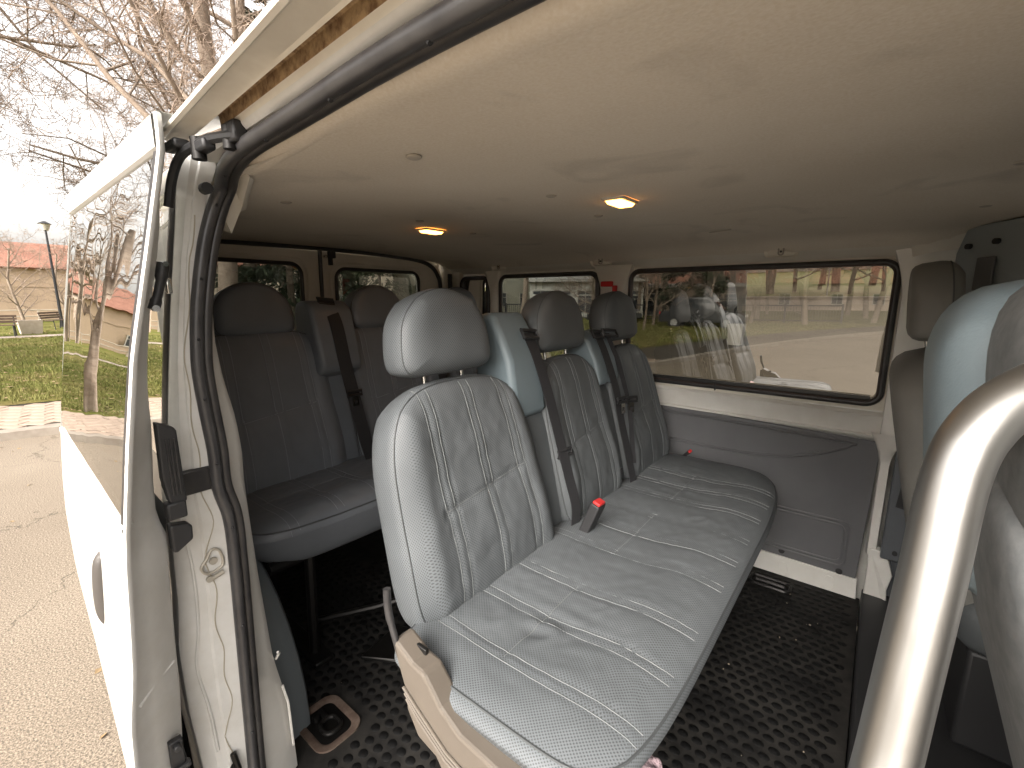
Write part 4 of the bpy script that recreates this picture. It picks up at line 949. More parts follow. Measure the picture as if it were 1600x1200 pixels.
m_ = MB(); m_.add([V3(.42, .20, -.33), V3(1.72, .20, -.36), V3(1.28, .235, .12), V3(.42, .235, .14)], [(0, 1, 2, 3)]); m_.build('front_door_glass', M['bodyglass'], P)
MB().span(V3(.24, .20, -1.25), V3(.31, .30, .23)).build('front_jamb', M['jamb'], P, bevel=.01)
MB().span(V3(-1.0, .19, -1.36), V3(.31, .31, -1.19)).build('side_sill', M['jamb'], P, bevel=.01)
def wheel(x, y0, y1, label=None):
    a = MB().tube([(x, y0, .32), (x, y0+.02*(1 if y1 > y0 else -1), .32), (x, y1-.02*(1 if y1 > y0 else -1), .32), (x, y1, .32)], [.30, .335, .335, .30], 28).build('tyre', tyre, P)
    MB().cyl((x, y1, .32), (x, y1+.01*(1 if y1 > y0 else -1), .32), .2, 20).build('wheel_rim', galv, a)
wheel(-1.53, .46, .275); wheel(-1.53, 1.9, 2.10); wheel(2.1, .42, .235); wheel(2.1, 1.9, 2.1)

# sliding door, standing open along the rear flank
dout = [(.256, .241), (.214, .241), (.185, .235), (.059, .207), (-.032, .186), (-.086, .174), (-.215, .153), (-.339, .135), (-.395, .129), (-.503, .121), (-.573, .115), (-.654, .103), (-.726, .099), (-.9, .098), (-1.15, .11), (-1.38, .135)]
dfar = [(.24, .272), (.169, .258), (-.057, .219), (-.287, .182), (-.389, .171), (-.483, .162), (-.571, .157), (-.728, .156), (-.943, .165), (-1.125, .175), (-1.38, .19)]
def dsurf(x, z):
    t = max(0, min(1, (x+.84)/(-1.65+.84))); return interp(dout, z)*(1-t)+interp(dfar, z)*t
DXR = -1.66
xs = [-.84+(DXR+.84)*i/16 for i in range(17)]
zlow = [-.345-.045*i for i in range(24)]
rows = [[V3(x, dsurf(x, z)+.0, z+(.02*(1-(x+.84)/(DXR+.84)) if False else 0)) for x in xs] for z in zlow]
door = MB().loft(rows).build('sliding_door', M['doorwhite'], P, solid=.0)
# frame above the belt: lip on top, front stile
rows = []
for x in xs:
    rows.append([V3(x, dsurf(x, .22)+.030, .262), V3(x, dsurf(x, .22)+.004, .262), V3(x, dsurf(x, .22)-.004, .254), V3(x, dsurf(x, .21)-.003, .212), V3(x, dsurf(x, .20)+.010, .205)])
MB().loft(rows).build('door_top_rail', M['doorwhite'], door)
MB().loft([[V3(x, dsurf(x, -.345)-.002, -.345), V3(x, dsurf(x, -.33)-.003, -.336), V3(x, dsurf(x, -.33)+.012, -.330)] for x in xs]).build('door_belt_rail', M['white'], door)
# window glass of the door
zg = [.208-.054*i for i in range(11)]
rows = [[V3(x, dsurf(x, z)+.002, z) for x in [-.848+(DXR+.848)*i/16 for i in range(17)]] for z in zg]
MB().loft(rows).build('door_glass', M['doorglass'], door)
rows = [[V3(-.845, dsurf(-.845, z)+.000, z), V3(-.853, dsurf(-.853, z)-.0015, z), V3(-.862, dsurf(-.862, z)+.000, z)] for z in zg]
MB().loft(rows).build('glass_edge_trim', M['rubber'], door)
# leading edge of the door (return flange facing the camera)
din = [(.224, .266), (.177, .255), (.113, .248), (.064, .239), (-.015, .221), (-.084, .209), (-.145, .202), (-.205, .200), (-.293, .192), (-.352, .189), (-.395, .200), (-.452, .195), (-.602, .188), (-.682, .185), (-.842, .173), (-1.38, .17)]
rows = []
for i in range(66):
    z = .258-.025*i; a = interp(dout, z); b_ = interp(din, z)
    rows.append([V3(-.846, a+.0005, z), V3(-.838, a-.001, z), V3(-.832, a+.001, z), V3(-.8335, a+.006, z), V3(-.842, a+.010, z), V3(-.862, a+(b_-a)*.45, z), V3(-.889, b_-.007, z), V3(-.897, b_-.0015, z), V3(-.905, b_, z), V3(-.95, b_+.002, z)])
MB().loft(rows).build('door_leading_edge', M['jamb'], door, angle=50)
rows = [[V3(x, dsurf(x, z)+.045+(.02 if z < -.4 else 0), z) for x in (-.94, -1.3, DXR)] for z in (.2, -.0, -.34)]
rows = []
for z in (-.36, -.6, -.9, -1.2, -1.38): rows.append([V3(x, dsurf(x, z)+.075-(.03 if x < -1.2 else 0), z) for x in (-.95, -1.2, -1.5, DXR)])
MB().loft(rows).build('door_inner_panel', M['grey'], door)
rows = []
for z in (.24, 0, -.34, -.7, -1.1, -1.38): rows.append([V3(DXR, dsurf(DXR, z), z), V3(DXR-.01, dsurf(DXR, z)+.02, z), V3(DXR, dsurf(DXR, z)+.04, z)])
MB().loft(rows).build('door_rear_edge', M['white'], door)
# creases on the leading edge
for z in (-.62,):
    MB().tube([V3(-.842, interp(dout, z)+.012, z-.012), V3(-.870, (interp(dout, z)+interp(din, z))/2+.002, z-.004), V3(-.888, interp(din, z)-.008, z+.004)], .0022, 5).build('weld_crease', M['jamb'], door)
# outside pull handle
hx = -1.10
MB().tube(spline([V3(-1.085, .153, -.470), V3(-1.083, .138, -.482), V3(-1.085, .131, -.54), V3(-1.085, .132, -.59), V3(-1.085, .146, -.615)], 6), [.010]+[.014]*23+[.011], 10).build('door_handle', material('faded_black_handle', (.07, .062, .055), .5), door)
MB().loft([[V3(-1.085+a*k, dsurf(-1.085, -.54+b_*k)-.002+dd, -.54+b_*k) for a, b_ in rrect(-.045, .045, -.105, .095, .04, 5)] for k, dd in ((1.0, 0), (.94, .004), (.85, .012))]).build('handle_recess', M['white'], door)
# striker, lock bracket and bumper on the leading edge
hb = MB().tube(spline([V3(-.868, .236, .052), V3(-.868, .231, .03), V3(-.868, .224, .005), V3(-.868, .216, -.018)], 5), [.0085]*6+[.0065]*6+[.008]*4, 10).build('guide_bracket', M['black'], door)
MB().cyl(V3(-.868, .236, .050), V3(-.856, .236, .050), .004, 10).build('bracket_screw', M['chrome'], hb)
MB().cyl(V3(-.868, .2165, -.016), V3(-.855, .2165, -.016), .005, 10).build('bracket_screw', M['chrome'], hb)
MB().box(V3(-.872, .240, .018), (.010, .008, .024)).build('bracket_clip', M['steel'], hb, bevel=.002)
lb = MB().prism([V3(-.90, .201, -.195), V3(-.90, .224, -.207), V3(-.90, .227, -.214), V3(-.90, .229, -.335), V3(-.90, .214, -.345), V3(-.90, .204, -.330), V3(-.90, .199, -.29)], (.020, 0, 0)).build('lock_housing', M['black'], door, bevel=.003, smooth=False)
for k in range(3): MB().span(V3(-.880, .209+.0055*k, -.32), V3(-.8765, .211+.0055*k, -.225)).build('lock_rib', M['rubber'], lb, smooth=False)
MB().span(V3(-.90, .199, -.362), V3(-.876, .226, -.333)).build('lock_foot', M['black'], lb, bevel=.003)
MB().prism([V3(-.905, .20, -.372), V3(-.905, .226, -.378), V3(-.905, .232, -.384), V3(-.905, .231, -.408), V3(-.905, .206, -.424), V3(-.905, .20, -.42)], (.022, 0, 0)).build('rubber_bumper', M['black'], door, bevel=.004, smooth=False)
MB().box(V3(-.868, .160, -.775), (.012, .020, .058)).cyl(V3(-.862, .160, -.755), V3(-.852, .160, -.755), .006, 10).box(V3(-.862, .163, -.80), (.012, .026, .010)).build('lower_striker', M['black'], door, bevel=.003)
# upper roller arm
ar = MB().tube(spline([V3(-.90, .262, .14), V3(-.89, .268, .18), V3(-.86, .275, .212), V3(-.80, .285, .222), V3(-.76, .292, .222), V3(-.72, .303, .220)], 5), .007, 8).build('roller_arm', M['black'], door)
MB().box(V3(-.865, .272, .225), (.05, .022, .014)).box(V3(-.80, .286, .216), (.045, .018, .016)).box(V3(-.738, .305, .226), (.04, .02, .028)).build('roller_carriage', M['black'], ar, bevel=.004)
MB().cyl(V3(-.815, .284, .200), V3(-.815, .284, .23), .010, 12).cyl(V3(-.745, .300, .205), V3(-.745, .300, .235), .009, 12).build('roller', M['dmetal'], ar)
MB().tube([V3(-.90, .315, .176), V3(-.885, .315, .176)], .009, 12).build('door_buffer', M['black'], P)

# ================================================================== grab rail by the front of the opening
rail = [(.022, .315, -.60), (.030, .338, -.383), (.037, .365, -.318), (.042, .385, -.253), (.0468, .403, -.188), (.0500, .418, -.135), (.0535, .4265, -.110), (.059, .435, -.0935), (.069, .446, -.077), (.083, .458, -.064), (.101, .475, -.054), (.124, .495, -.046), (.17, .53, -.036)]
MB().tube(spline([V3(*p) for p in rail], 6), .0182, 24).build('grab_rail', M['pole_metal'], P)

# ================================================================== SEATS
def pillow(w_, h_, tf, tb, nt_=4, nb_=6, m_=6, taper=0, warp=None, frame=None, N=44, mb_=3, NU=None, dome=0):
    """padded block: frame(s,t,d)->world; returns surface function (normalised across, up) and mesh"""
    def fac(a, b_, n): return (a**n+b_**n)**(-1.0/n)
    ntl, ntr = nt_ if isinstance(nt_, tuple) else (nt_, nt_)
    def surf(sn, tn, r, side):
        tp = (tn+1)/2
        s = sn*(w_/2)*(1-taper*tp-dome*tp**3); t = tn*h_/2
        mm = m_ if side > 0 else mb_*4
        e = max(0, 1-r**mm)**(.5 if side > 0 else .4)
        d = (tf if side > 0 else -tb)*e
        if warp: s, t, d = warp(s, t, d, sn, tn, side, r)
        return s, t, d
    def F(p, q, side):
        r = max(abs(p), abs(q))
        if r < 1e-6: return surf(0, 0, 0, side)
        f = fac(abs(p)/r, abs(q)/r, (ntl if p < 0 else ntr) if q > 0 else nb_); f = 1+(f-1)*r*r
        return surf(p*f, q*f, r, side)
    def G(sn, tn, side=1):
        m = max(abs(sn), abs(tn))
        if m < 1e-6: return surf(0, 0, 0, side)
        f = fac(abs(sn)/m, abs(tn)/m, (ntl if sn < 0 else ntr) if tn > 0 else nb_)-1; r = m
        for _ in range(8): r = m/(1+f*r*r)
        return surf(sn, tn, min(r, 1), side)
    mb = MB(); uv = []
    def sp_(x): return math.copysign(1-(1-abs(x))**1.55, x)
    for side in (1, -1):
        n = N if side > 0 else N//2; nu = (NU or N) if side > 0 else (NU or N)//2
        rows = []
        for i in range(n+1):
            row = []
            for j in range(nu+1):
                p, q = sp_(2*j/nu-1), sp_(2*i/n-1); s, t, d = F(p, q, side); row.append(frame(s, t, d))
                e = (tf-d)*.9 if side > 0 else tf*.9-d; uv.append((s+math.copysign(e, p)*(abs(p) >= abs(q)), t+math.copysign(e, q)*(abs(q) > abs(p))))
            rows.append(row)
        mb.loft(rows)
    F.G = G
    return F, mb, uv
def weld(o, dist=.0006):
    bm = bmesh.new(); bm.from_mesh(o.data); bmesh.ops.remove_doubles(bm, verts=bm.verts, dist=dist); bmesh.ops.recalc_face_normals(bm, faces=bm.faces); bm.to_mesh(o.data); bm.free()
def seamline(F, frame, pq, off=.0009, r=.0011, n=36):
    pts = []
    for (p0, q0), (p1, q1) in zip(pq, pq[1:]):
        for k in range(n):
            t = k/n; s, tt, d = F.G(p0+(p1-p0)*t, q0+(q1-q0)*t, 1); pts.append(frame(s, tt, d+off))
    s, tt, d = F.G(pq[-1][0], pq[-1][1], 1); pts.append(frame(s, tt, d+off)); return pts
def gauss(x, c, s): return math.exp(-((x-c)/s)**2)
def back_warp(seed, depth=.0028, hs=-.02, bol=.012):
    def wf(s, t, d, p, q, side, r):
        if side < 0: return s, t, d
        k = max(0, 1-r**6)
        for c in (-.5, .06, .58):
            for e in (-.055, .055): d -= depth*gauss(p, c+e, .018)*k*(1 if q < .9 else .4)
            d += depth*.35*gauss(p, c, .03)*k
        qh = hs+.10*p
        if abs(p) < .6: d -= depth*1.6*gauss(q, qh, .03)
        d += bol*gauss(abs(p), .78, .14)*k
        d += .010*gauss(q, -.45, .35)*k
        d += .004*noise.noise(Vector((s*14+seed, t*14, seed)))*k+.0016*noise.noise(Vector((s*40+seed, t*40, seed)))*k
        return s, t, d
    return wf
def seat_frame(cx, cy, cz, lean):     # centre of the panel; lean in degrees backwards (towards -X)
    a = R(lean); B = Vector((-math.sin(a), 0, math.cos(a))); C = Vector((math.cos(a), 0, math.sin(a))); A = Vector((0, 1, 0)); O = V3(cx, cy, cz)
    return lambda s, t, d: O+A*s+B*t+C*d
def backrest(parent, cx, cy, cz, w_, h_, lean, lm, tf=.04, tb=.085, seed=0, thr=None, N=72, taper=.10, seams=True, nt_=3.2, lab=None):
    fr = seat_frame(cx, cy, cz, lean)
    F, mb, uv = pillow(w_, h_, tf, tb, nt_, 7, 7, taper, back_warp(seed), fr, N)
    o = mb.build('backrest', lm, parent, uv=uv, angle=60); weld(o)
    if lab: o['label'] = lab
    if seams:
        th = MB()
        for c in (-.5, .06, .58):
            for e in (-.055, .055):
                th.tube(seamline(F, fr, [(c+e+.03*0, -.93), (c+e, .02+.10*c-.0)]), .0009, 5)
                th.tube(seamline(F, fr, [(c+e-.02, .0+.10*c), (c+e-.02, .95)]), .0009, 5)
        th.tube(seamline(F, fr, [(-.56, -.075), (.60, .04)]), .0010, 5)
        th.build('stitching', thr or M['thread'], o)
    pp = MB(); loop = []
    for k in range(96):
        a = 2*math.pi*k/96; c, s_ = math.cos(a), math.sin(a); r = max(abs(c), abs(s_)); q_ = F(c/r, s_/r, 1); q_ = F(c/r*.97, s_/r*.97, 1); loop.append(fr(q_[0], q_[1], q_[2]+.0004))
    pp.tube(loop, .0019, 6, True).build('piping', M['piping'], o)
    return o, fr
def headrest(parent, cx, cy, cz, lm, w_=.30, h_=.195, lean=8, tf=.045, tb=.06, N=40, posts=True, base=None):
    fr = seat_frame(cx, cy, cz, lean)
    def wf(s, t, d, p, q, side, r):
        d += .002*noise.noise(Vector((s*12+cy, t*12, cx)))*max(0, 1-r**6); return s, t, d
    F, mb, uv = pillow(w_, h_, tf, tb, 2.3, 6, 6, .03, wf, fr, N, dome=.32)
    o = mb.build('headrest', lm, parent, uv=uv, angle=60); weld(o)
    loop = []
    for k in range(80):
        a = 2*math.pi*k/80; c, s_ = math.cos(a), math.sin(a); r = max(abs(c), abs(s_)); q_ = F(c/r*.965, s_/r*.965, 1); loop.append(fr(q_[0], q_[1], q_[2]+.0003))
    MB().tube(loop, .0016, 6, True).build('piping', M['piping'], o)
    for sy in (-.062, .062):
        a = fr(sy, -h_/2+.01, -.01); b_ = a+Vector((.006, 0, -.062))
        MB().cyl(a, b_, .0055, 10).build('headrest_post', M['steel'], o)
        MB().tube([b_+Vector((0, 0, .022)), b_+Vector((0, 0, .015)), b_], [.008, .013, .014], 12).build('post_collar', M['black'], o)
    return o
def cushion(parent, x0, x1, y0, y1, ztop, lm, pairs, tf=.05, tb=.10, seed=0, nf=4, thr=None, cross=-.48, N=90, sag=.008, dents=(), em=7):
    cx, cy = (x0+x1)/2, (y0+y1)/2; W_, H_ = y1-y0, x1-x0
    O = V3(cx, cy, ztop-tf)
    fr = lambda s, t, d: O+Vector((t, s, d))
    def wf(s, t, d, p, q, side, r):
        if side < 0:
            return s*(1-.04*min(1, -d/tb)), t-(.03*min(1, -d/tb) if q > 0 else 0), d
        k = max(0, 1-r**6); y = cy+s; x = cx+t
        for c in pairs:
            for e in (-.012, .012): d -= .003*gauss(y, c+e, .006)*k
        for a in range(0, len(pairs)-1, 3):
            c = pairs[a+1]; d -= sag*gauss(y, c, .17)*gauss(x, cx-.06, .16)
            if abs(y-c) < .14: d -= .003*gauss(x, cross, .006)
        d += .010*gauss(q, .55, .3)*k
        n1 = noise.noise(Vector((x*9+seed, y*16, seed)))
        d += (.003*noise.noise(Vector((x*7, y*7+seed, seed)))+.0022*(1-abs(n1)*2)*max(0, noise.noise(Vector((x*3, y*3, seed+4)))+.1)*3)*k
        d += .0016*noise.noise(Vector((x*45, y*45, seed)))*k
        for bx, by, am, ra in dents:
            rr = math.hypot((x-bx), (y-by)*.8); aa = math.atan2(y-by, x-bx)
            d += am*(gauss(rr, ra*(1+.25*math.sin(aa*2+1)), ra*.33)*(.6+.4*math.sin(aa+.8))-.8*gauss(rr, 0, ra*.55))*k
        return s, t, d
    F, mb, uv = pillow(W_, H_, tf, tb, nf, 12, em, 0, wf, fr, N, NU=int(N*1.9))
    o = mb.build('seat_cushion', lm, parent, uv=uv, angle=60); weld(o)
    th = MB()
    for c in pairs:
        for e in (-.012, .012):
            p = (c+e-cy)/(W_/2)
            th.tube(seamline(F, fr, [(p, -.95), (p, .90)]), .00085, 5)
    for a in range(0, len(pairs)-1, 3):
        q = (cross-cx)/(H_/2); th.tube(seamline(F, fr, [((pairs[a]-cy)/(W_/2), q), ((pairs[min(a+2, len(pairs)-1)]-cy)/(W_/2), q)]), .0008, 5)
    th.build('stitching', thr or M['thread'], o)
    loop = []
    for k in range(160):
        a = 2*math.pi*k/160; c, s_ = math.cos(a), math.sin(a); r = max(abs(c), abs(s_)); q_ = F(c/r*.975, s_/r*.975, 1); loop.append(fr(q_[0], q_[1], q_[2]+.0005))
    MB().tube(loop, .0024, 6, True).build('piping', M['piping'], o)
    return o
def tower(parent, y0, y1, prof, mat, bev=.018):
    return MB().prism([V3(x, y0, z) for x, z in prof], (0, y1-y0, 0)).build('belt_tower', mat, parent, bevel=bev, seg=4, angle=50)
def buckle(parent, p, dirv, rot=0, s=1):
    d = Vector(dirv).normalized(); ax = d.cross(Vector((0, 1, 0))).normalized(); sd = d.cross(ax)
    mt = Matrix((sd, ax, d)).transposed()
    o = MB().box(Vector(p), (.030*s, .018*s, .062*s), mt).build('buckle', M['black'], parent, bevel=.004)
    MB().box(Vector(p)+d*.0315*s, (.024*s, .014*s, .008*s), mt).build('release_button', M['red'], o, bevel=.002)
    MB().box(Vector(p)-d*.045*s, (.016*s, .006*s, .04*s), mt).build('buckle_stalk', M['black'], o, bevel=.001)
def belt(parent, pts, wd, width=.040, tongue=None, slot=None):
    o = MB().ribbon(spline([V3(*p) for p in pts], 8), wd, width).build('seat_belt', M['webbing'], parent, angle=60)
    if tongue is not None:
        c = V3(*tongue); 
        wdv = Vector(wd).normalized()
        MB().tube([c-wdv*.029+Vector((.006, 0, .008)), c-wdv*.029+Vector((.008, 0, -.008)), c+wdv*.029+Vector((.008, 0, -.008)), c+wdv*.029+Vector((.006, 0, .008))], .0055, 8, True).build('tongue_guide', M['black'], o)
        m_ = MB().ribbon([c+Vector((.010, 0, -.012)), c+Vector((.012, 0, -.048))], wd, .024, .003)
        m_.f.append((4, 5, 6, 7)); m_.f.append((0, 3, 2, 1)); m_.build('latch_tongue', M['steel'], o, smooth=False)
        MB().ribbon([c+Vector((.0125, 0, -.026)), c+Vector((.0135, 0, -.038))], wd, .011, .002).build('tongue_slot', M['black'], o, smooth=False)
    if slot is not None:
        c = V3(*slot); wdv = Vector(wd).normalized()
        MB().tube([c-wdv*.030+Vector((0, 0, .010)), c+wdv*.030+Vector((0, 0, .004)), c+wdv*.028+Vector((.012, 0, -.016)), c-wdv*.028+Vector((.010, 0, -.012))], .0058, 8, True).build('belt_guide', M['black'], o)
    return o

# ---- middle bench
mid = thing('bench_seat', 'light grey perforated leather three seat bench nearest the open door, with pale blue belt towers', 'bench seat', (-.62, 1.2, FL))
mid_inv = Vector((-.62, 1.2, FL))
BS = []
def reparent(root, before):
    pass
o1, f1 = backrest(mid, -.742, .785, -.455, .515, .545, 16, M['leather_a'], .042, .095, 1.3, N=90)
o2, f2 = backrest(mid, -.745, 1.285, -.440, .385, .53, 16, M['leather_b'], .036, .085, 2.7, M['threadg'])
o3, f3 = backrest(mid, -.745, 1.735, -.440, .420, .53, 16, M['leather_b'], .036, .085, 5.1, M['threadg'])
headrest(mid, -.835, .772, -.080, M['leather_a'], .300, .205, 8, .050, .065, 56)
headrest(mid, -.835, 1.275, -.075, M['leather_b'], .285, .195)
headrest(mid, -.835, 1.715, -.072, M['leather_b'], .285, .195)
for cy, w_ in ((1.075, .14), (1.50, .10)):
    fr = seat_frame(-.765, cy, -.50, 15); F, mb, uv = pillow(w_, .42, .045, .06, 6, 6, 5, 0, None, fr, 24); o = mb.build('centre_bolster', M['leather_b'], mid, uv=uv, angle=60); weld(o)
cushion(mid, -.70, -.188, .458, 1.955, -.652, M['leather_a'], [.58, .715, .85, 1.04, 1.17, 1.30, 1.45, 1.575, 1.69], .034, .085, 3.1, nf=(7, 3.6), em=13, dents=((-.47, .67, .006, .030), (-.36, 1.34, .003, .022), (-.40, .80, .002, .012)))
TP = [(-.90, -.345), (-.915, -.10), (-.895, -.045), (-.845, -.040), (-.815, -.085), (-.775, -.17), (-.752, -.315), (-.762, -.34)]
tower(mid, .965, 1.115, TP, M['blue'])
TP2 = [(-.90, -.29), (-.90, -.13), (-.85, -.115), (-.80, -.15), (-.765, -.22), (-.745, -.29), (-.755, -.31)]
tower(mid, 1.435, 1.505, TP2, M['blue'], .012); tower(mid, 1.525, 1.585, TP2, M['blue'], .012)
belt(mid, [(-.80, 1.075, -.10), (-.77, 1.085, -.17), (-.738, 1.10, -.28), (-.70, 1.11, -.42), (-.672, 1.115, -.52), (-.645, 1.115, -.61), (-.635, 1.09, -.69)], (.12, 1, 0), .040, (-.700, 1.125, -.455), (-.795, 1.075, -.10))
belt(mid, [(-.80, 1.49, -.12), (-.765, 1.495, -.19), (-.72, 1.505, -.32), (-.695, 1.51, -.44), (-.665, 1.515, -.56), (-.635, 1.515, -.68)], (.12, 1, 0), .040, (-.700, 1.505, -.36), (-.795, 1.485, -.125))
belt(mid, [(-.80, 1.575, -.13), (-.755, 1.59, -.24), (-.72, 1.60, -.36), (-.70, 1.59, -.42), (-.655, 1.545, -.60)], (.55, 1, 0), .020, (-.710, 1.598, -.375), (-.79, 1.57, -.125))
buckle(mid, V3(-.585, 1.105, -.620), (.35, .12, 1), s=1.6)
buckle(mid, V3(-.585, 1.93, -.655), (.6, -.3, .7), s=.8)
for y, z, x in ((1.435, -.60, -.655), (1.885, -.60, -.655)): 
    MB().box(V3(x, y, z), (.008, .022, .022)).build('isofix_tag', M['black'], mid, bevel=.002)
    
# lower frame of the bench and beige side cover
va = [(-.632, -.600), (-.62, -.596), (-.575, -.618), (-.545, -.622), (-.505, -.665), (-.46, -.690), (-.35, -.700), (-.22, -.715), (-.20, -.74), (-.21, -.80), (-.47, -.84), (-.50, -.80), (-.522, -.775), (-.568, -.765), (-.595, -.725), (-.600, -.68)]
sc_ = MB().prism([V3(x, .440, z-.012) for x, z in va], (0, .045, 0)).build('side_cover', M['beige'], mid, bevel=.010, smooth=False)
for k in range(3):
    MB().tube([V3(-.598+.004*k, .437, -.688-.010*k), V3(-.56, .437, -.712-.010*k), V3(-.49, .437, -.752-.009*k), V3(-.40, .437, -.772-.008*k), V3(-.23, .437, -.785-.008*k)], .0028, 6).build('cover_ridge', M['beige'], sc_)
MB().span(V3(-.485, .448, -.95), V3(-.22, .475, -.79)).build('frame_skirt', M['beige'], mid, bevel=.006)
MB().tube(spline([V3(-.648, .449, -.520), V3(-.643, .446, -.56), V3(-.628, .445, -.60), V3(-.612, .446, -.64)], 5), [.007]*8+[.006]*8, 10).build('recline_lever', M['rubber'], mid)
MB().cyl(V3(-.60, .487, -.70), V3(-.60, .50, -.70), .022, 16).span(V3(-.64, .468, -.70), V3(-.57, .476, -.62)).build('recliner_joint', M['dmetal'], mid, bevel=.002)
for x in (-.62, -.40):
    MB().tube([V3(x, .52, -.78), V3(x, 1.9, -.78)], .018, 8).build('frame_rail', M['dmetal'], mid)
for y in (.56, 1.2, 1.86):
    for x in (-.62, -.42):
        MB().tube([V3(x, y, -.76), V3(x-(.02 if x < -.4 else -.04), y, -1.0), V3(x-(.06 if x < -.4 else -.02), y, -1.12)], .014, 8).build('leg', M['dmetal'], mid)
    MB().span(V3(-.72, y-.03, -1.13), V3(-.36, y+.03, -1.115)).build('floor_foot', M['dmetal'], mid, bevel=.004)
MB().cyl(V3(-.565, .448, -.775), V3(-.565, .47, -.775), .013, 10).build('rusty_bolt', M['rust'], mid)

# ---- rear bench (leather colour lifted against the dim light in the back)
rear = thing('bench_seat', 'shaded grey leather bench at the very back, in front of the rear doors', 'bench seat', (-1.6, 1.2, FL))
LC = M['leather_c']
for i, (cy, w_) in enumerate(((.70, .50), (1.19, .42), (1.68, .44))):
    backrest(rear, -1.625, cy, -.395, w_, .58, 13, LC, .04, .09, 7.1+i, M['threadr'], N=64, nt_=4.5)
    headrest(rear, -1.70, cy+(.005 if i else 0), -.040, LC, .275, .185)
fr = seat_frame(-1.64, .945, -.40, 13); F, mb, uv = pillow(.11, .58, .045, .06, 6, 6, 5, 0, None, fr, 24); o = mb.build('centre_bolster', LC, rear, uv=uv, angle=60); weld(o)
fr = seat_frame(-1.64, 1.44, -.40, 13); F, mb, uv = pillow(.08, .58, .045, .06, 6, 6, 5, 0, None, fr, 24); o = mb.build('centre_bolster', LC, rear, uv=uv, angle=60); weld(o)
cushion(rear, -1.60, -1.20, .44, 1.92, -.610, LC, [.56, .70, .84, 1.05, 1.19, 1.33, 1.54, 1.68, 1.80], .05, .125, 9.3, 5, M['threadr'], -1.42, 80)
RP = [(-1.74, -.36), (-1.75, -.06), (-1.73, -.015), (-1.66, -.01), (-1.62, -.04), (-1.565, -.24), (-1.57, -.27)]
tower(rear, .865, 1.035, RP, LC)
belt(rear, [(-1.66, .945, -.005), (-1.60, .95, -.09), (-1.56, .955, -.25), (-1.53, .965, -.38), (-1.50, .985, -.55), (-1.49, 1.0, -.62)], (.1, 1, 0), .05, (-1.535, .965, -.355), (-1.655, .945, -.012))
belt(rear, [(-1.64, 1.42, -.02), (-1.56, 1.43, -.28), (-1.50, 1.44, -.60)], (.1, 1, 0), .045)
for y in (.62, 1.3, 1.85):
    MB().tube([V3(-1.28, y, -.74), V3(-1.30, y, -1.12)], .016, 8).build('leg', M['dmetal'], rear)
    MB().tube([V3(-1.55, y, -.74), V3(-1.57, y, -1.12)], .016, 8).build('leg', M['dmetal'], rear)
    MB().span(V3(-1.62, y-.03, -1.13), V3(-1.24, y+.03, -1.112)).build('floor_foot', M['dmetal'], rear, bevel=.004)
MB().tube([V3(-1.28, .5, -.76), V3(-1.28, 1.9, -.76)], .018, 8).build('frame_rail', M['dmetal'], rear)
MB().prism([V3(-1.17, .70, -1.128), V3(-1.06, .76, -1.128), V3(-.98, .88, -1.128), V3(-1.0, .95, -1.128), V3(-1.20, .86, -1.128)], (0, 0, .012)).build('floor_bracket', M['dmetal'], rear, bevel=.003)
MB().tube([V3(-1.16, .70, -1.113), V3(-1.06, .762, -1.113), V3(-.985, .88, -1.113)], .003, 6).build('bracket_edge', M['dmetal'], rear)
MB().tube([V3(-1.35, .66, -1.05), V3(-1.22, .80, -1.02), V3(-1.12, .92, -.99)], .010, 8).tube([V3(-1.10, .90, -1.1), V3(-1.16, .95, -.85), V3(-1.2, .96, -.74)], .014, 8).tube([V3(-1.08, .86, -1.09), V3(-1.02, .95, -1.06)], .014, 8).build('strut', M['dmetal'], rear)

# ---- driver's seat, seen side on against the far pillar
drv = thing('driver_seat', 'grey leather driver seat against the far pillar, partly hidden by the pale blue shell', 'seat', (.2, 1.62, FL))
# seats face forward: the padded face looks to +X
backrest(drv, .170, 1.64, -.455, .50, .66, 12, M['leather_d'], .06, .085, 11.2, M['threadg'], N=56, nt_=3)
headrest(drv, .105, 1.62, -.008, M['leather_d'], .29, .20, 4, .045, .055)
fr = lambda s, t, d: V3(.45, 1.62, -.72)+Vector((t, s, d)); F, mb, uv = pillow(.52, .5, .05, .1, 4, 6, 6, 0, None, fr, 30); o = mb.build('seat_cushion', M['leather_b'], drv, uv=uv, angle=60); weld(o)
MB().span(V3(.25, 1.42, -1.08), V3(.68, 1.82, -.82)).build('seat_base', M['black'], drv, bevel=.01)

# ---- front passenger bench right beside the rail
pas = thing('passenger_seat', 'front passenger seat with speckled grey shell and pale blue top, behind the metal rail', 'seat', (.3, .7, FL))
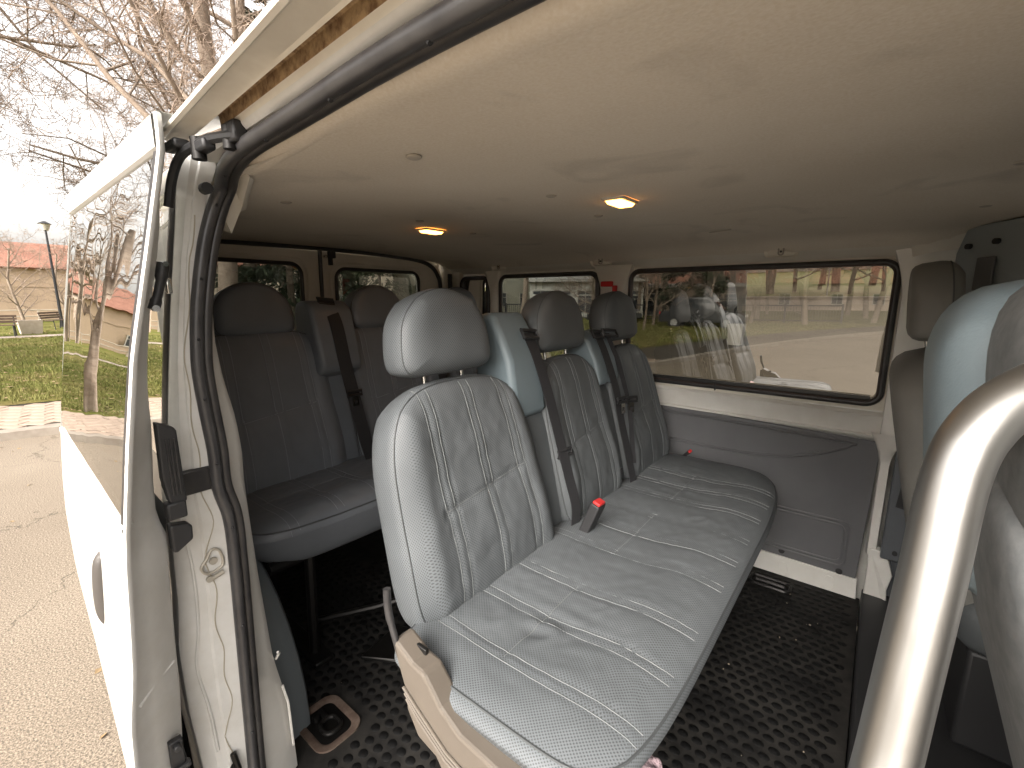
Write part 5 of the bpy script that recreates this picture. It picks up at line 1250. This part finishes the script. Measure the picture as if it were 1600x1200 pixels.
# lean measured on the rear face: top near X .06, foot near X .27
fr = seat_frame(.206, .635, -.47, 17); F, mb, uv = pillow(.46, .70, .08, .045, 5, 6, 4, .02, None, fr, 40, 1.2); o = mb.build('back_shell', M['shell'], pas, uv=uv, angle=60); weld(o)
fr = seat_frame(.158, .590, -.155, 9); F, mb, uv = pillow(.36, .36, .07, .066, 4, 5, 4, .02, None, fr, 40, 1.2); o = mb.build('back_shell', M['shell'], pas, uv=uv, angle=60); weld(o)
fr = seat_frame(.130, .705, -.145, 7); F, mb, uv = pillow(.265, .33, .07, .076, 3.2, 4, 4, .02, None, fr, 48, 1.0); o = mb.build('belt_tower', M['blue'], pas, uv=uv, angle=60); weld(o)
fr = lambda s, t, d: V3(.52, .62, -.66)+Vector((t, s, d)); F, mb, uv = pillow(.86, .5, .05, .1, 4, 6, 6, 0, None, fr, 30); o = mb.build('seat_cushion', M['leather_b'], pas, uv=uv, angle=60); weld(o)
MB().span(V3(.30, .45, -1.3), V3(.74, 1.0, -.78)).build('seat_base', M['black'], pas, bevel=.01)
MB().tube([V3(.22, .75, -.70), V3(.26, .70, -.80), V3(.25, .62, -.9)], .008, 8).tube([V3(.20, .85, -.86), V3(.30, .70, -.90)], .006, 8).build('seat_linkage', M['dmetal'], pas)

# pink fleece tucked under the front corner of the middle bench
fv = []
fm_ = MB()
fr = lambda s, t, d: V3(-.222, .560, -.742)+Vector((t, s, d)); F, mb, uv = pillow(.15, .075, .03, .06, 3, 3, 4, 0, lambda s, t, d, p, q, side, r: (s, t+.01*noise.noise(Vector((s*60, t*60, 1))), d+.012*noise.noise(Vector((s*70, t*70, 5)))), fr, 30)
o = mb.build('fleece_cloth', M['fleece'], None, uv=uv, angle=80); weld(o); tag(o, 'pale pink fluffy cloth tucked under the front corner of the light grey bench', 'cloth')
# red emergency hammer holder on the pillar
hm = thing('emergency_hammer', 'red emergency hammer holder on the pillar between the side windows', 'hammer', V3(-1.025, 1.99, .022))
hm.scale = (1.35, 1.2, 1.35)
for nm, a, b_ in (('holder_arm', (.000, .01, .030), (.045, .012, .018)), ('holder_back', (.030, .010, -.02), (.016, .014, .09)), ('hammer_head', (-.004, .004, -.030), (.034, .020, .014)), ('hammer_shaft', (-.018, .004, -.055), (.012, .012, .06))):
    m_ = MB().box(a, b_); m_.build(nm, M['red'], hm, bevel=.003)

# put every thing's children in the thing's own space
bpy.context.view_layer.update()
for root in (mid, rear, drv, pas):
    for ch in root.children:
        ch.matrix_parent_inverse = root.matrix_world.inverted()
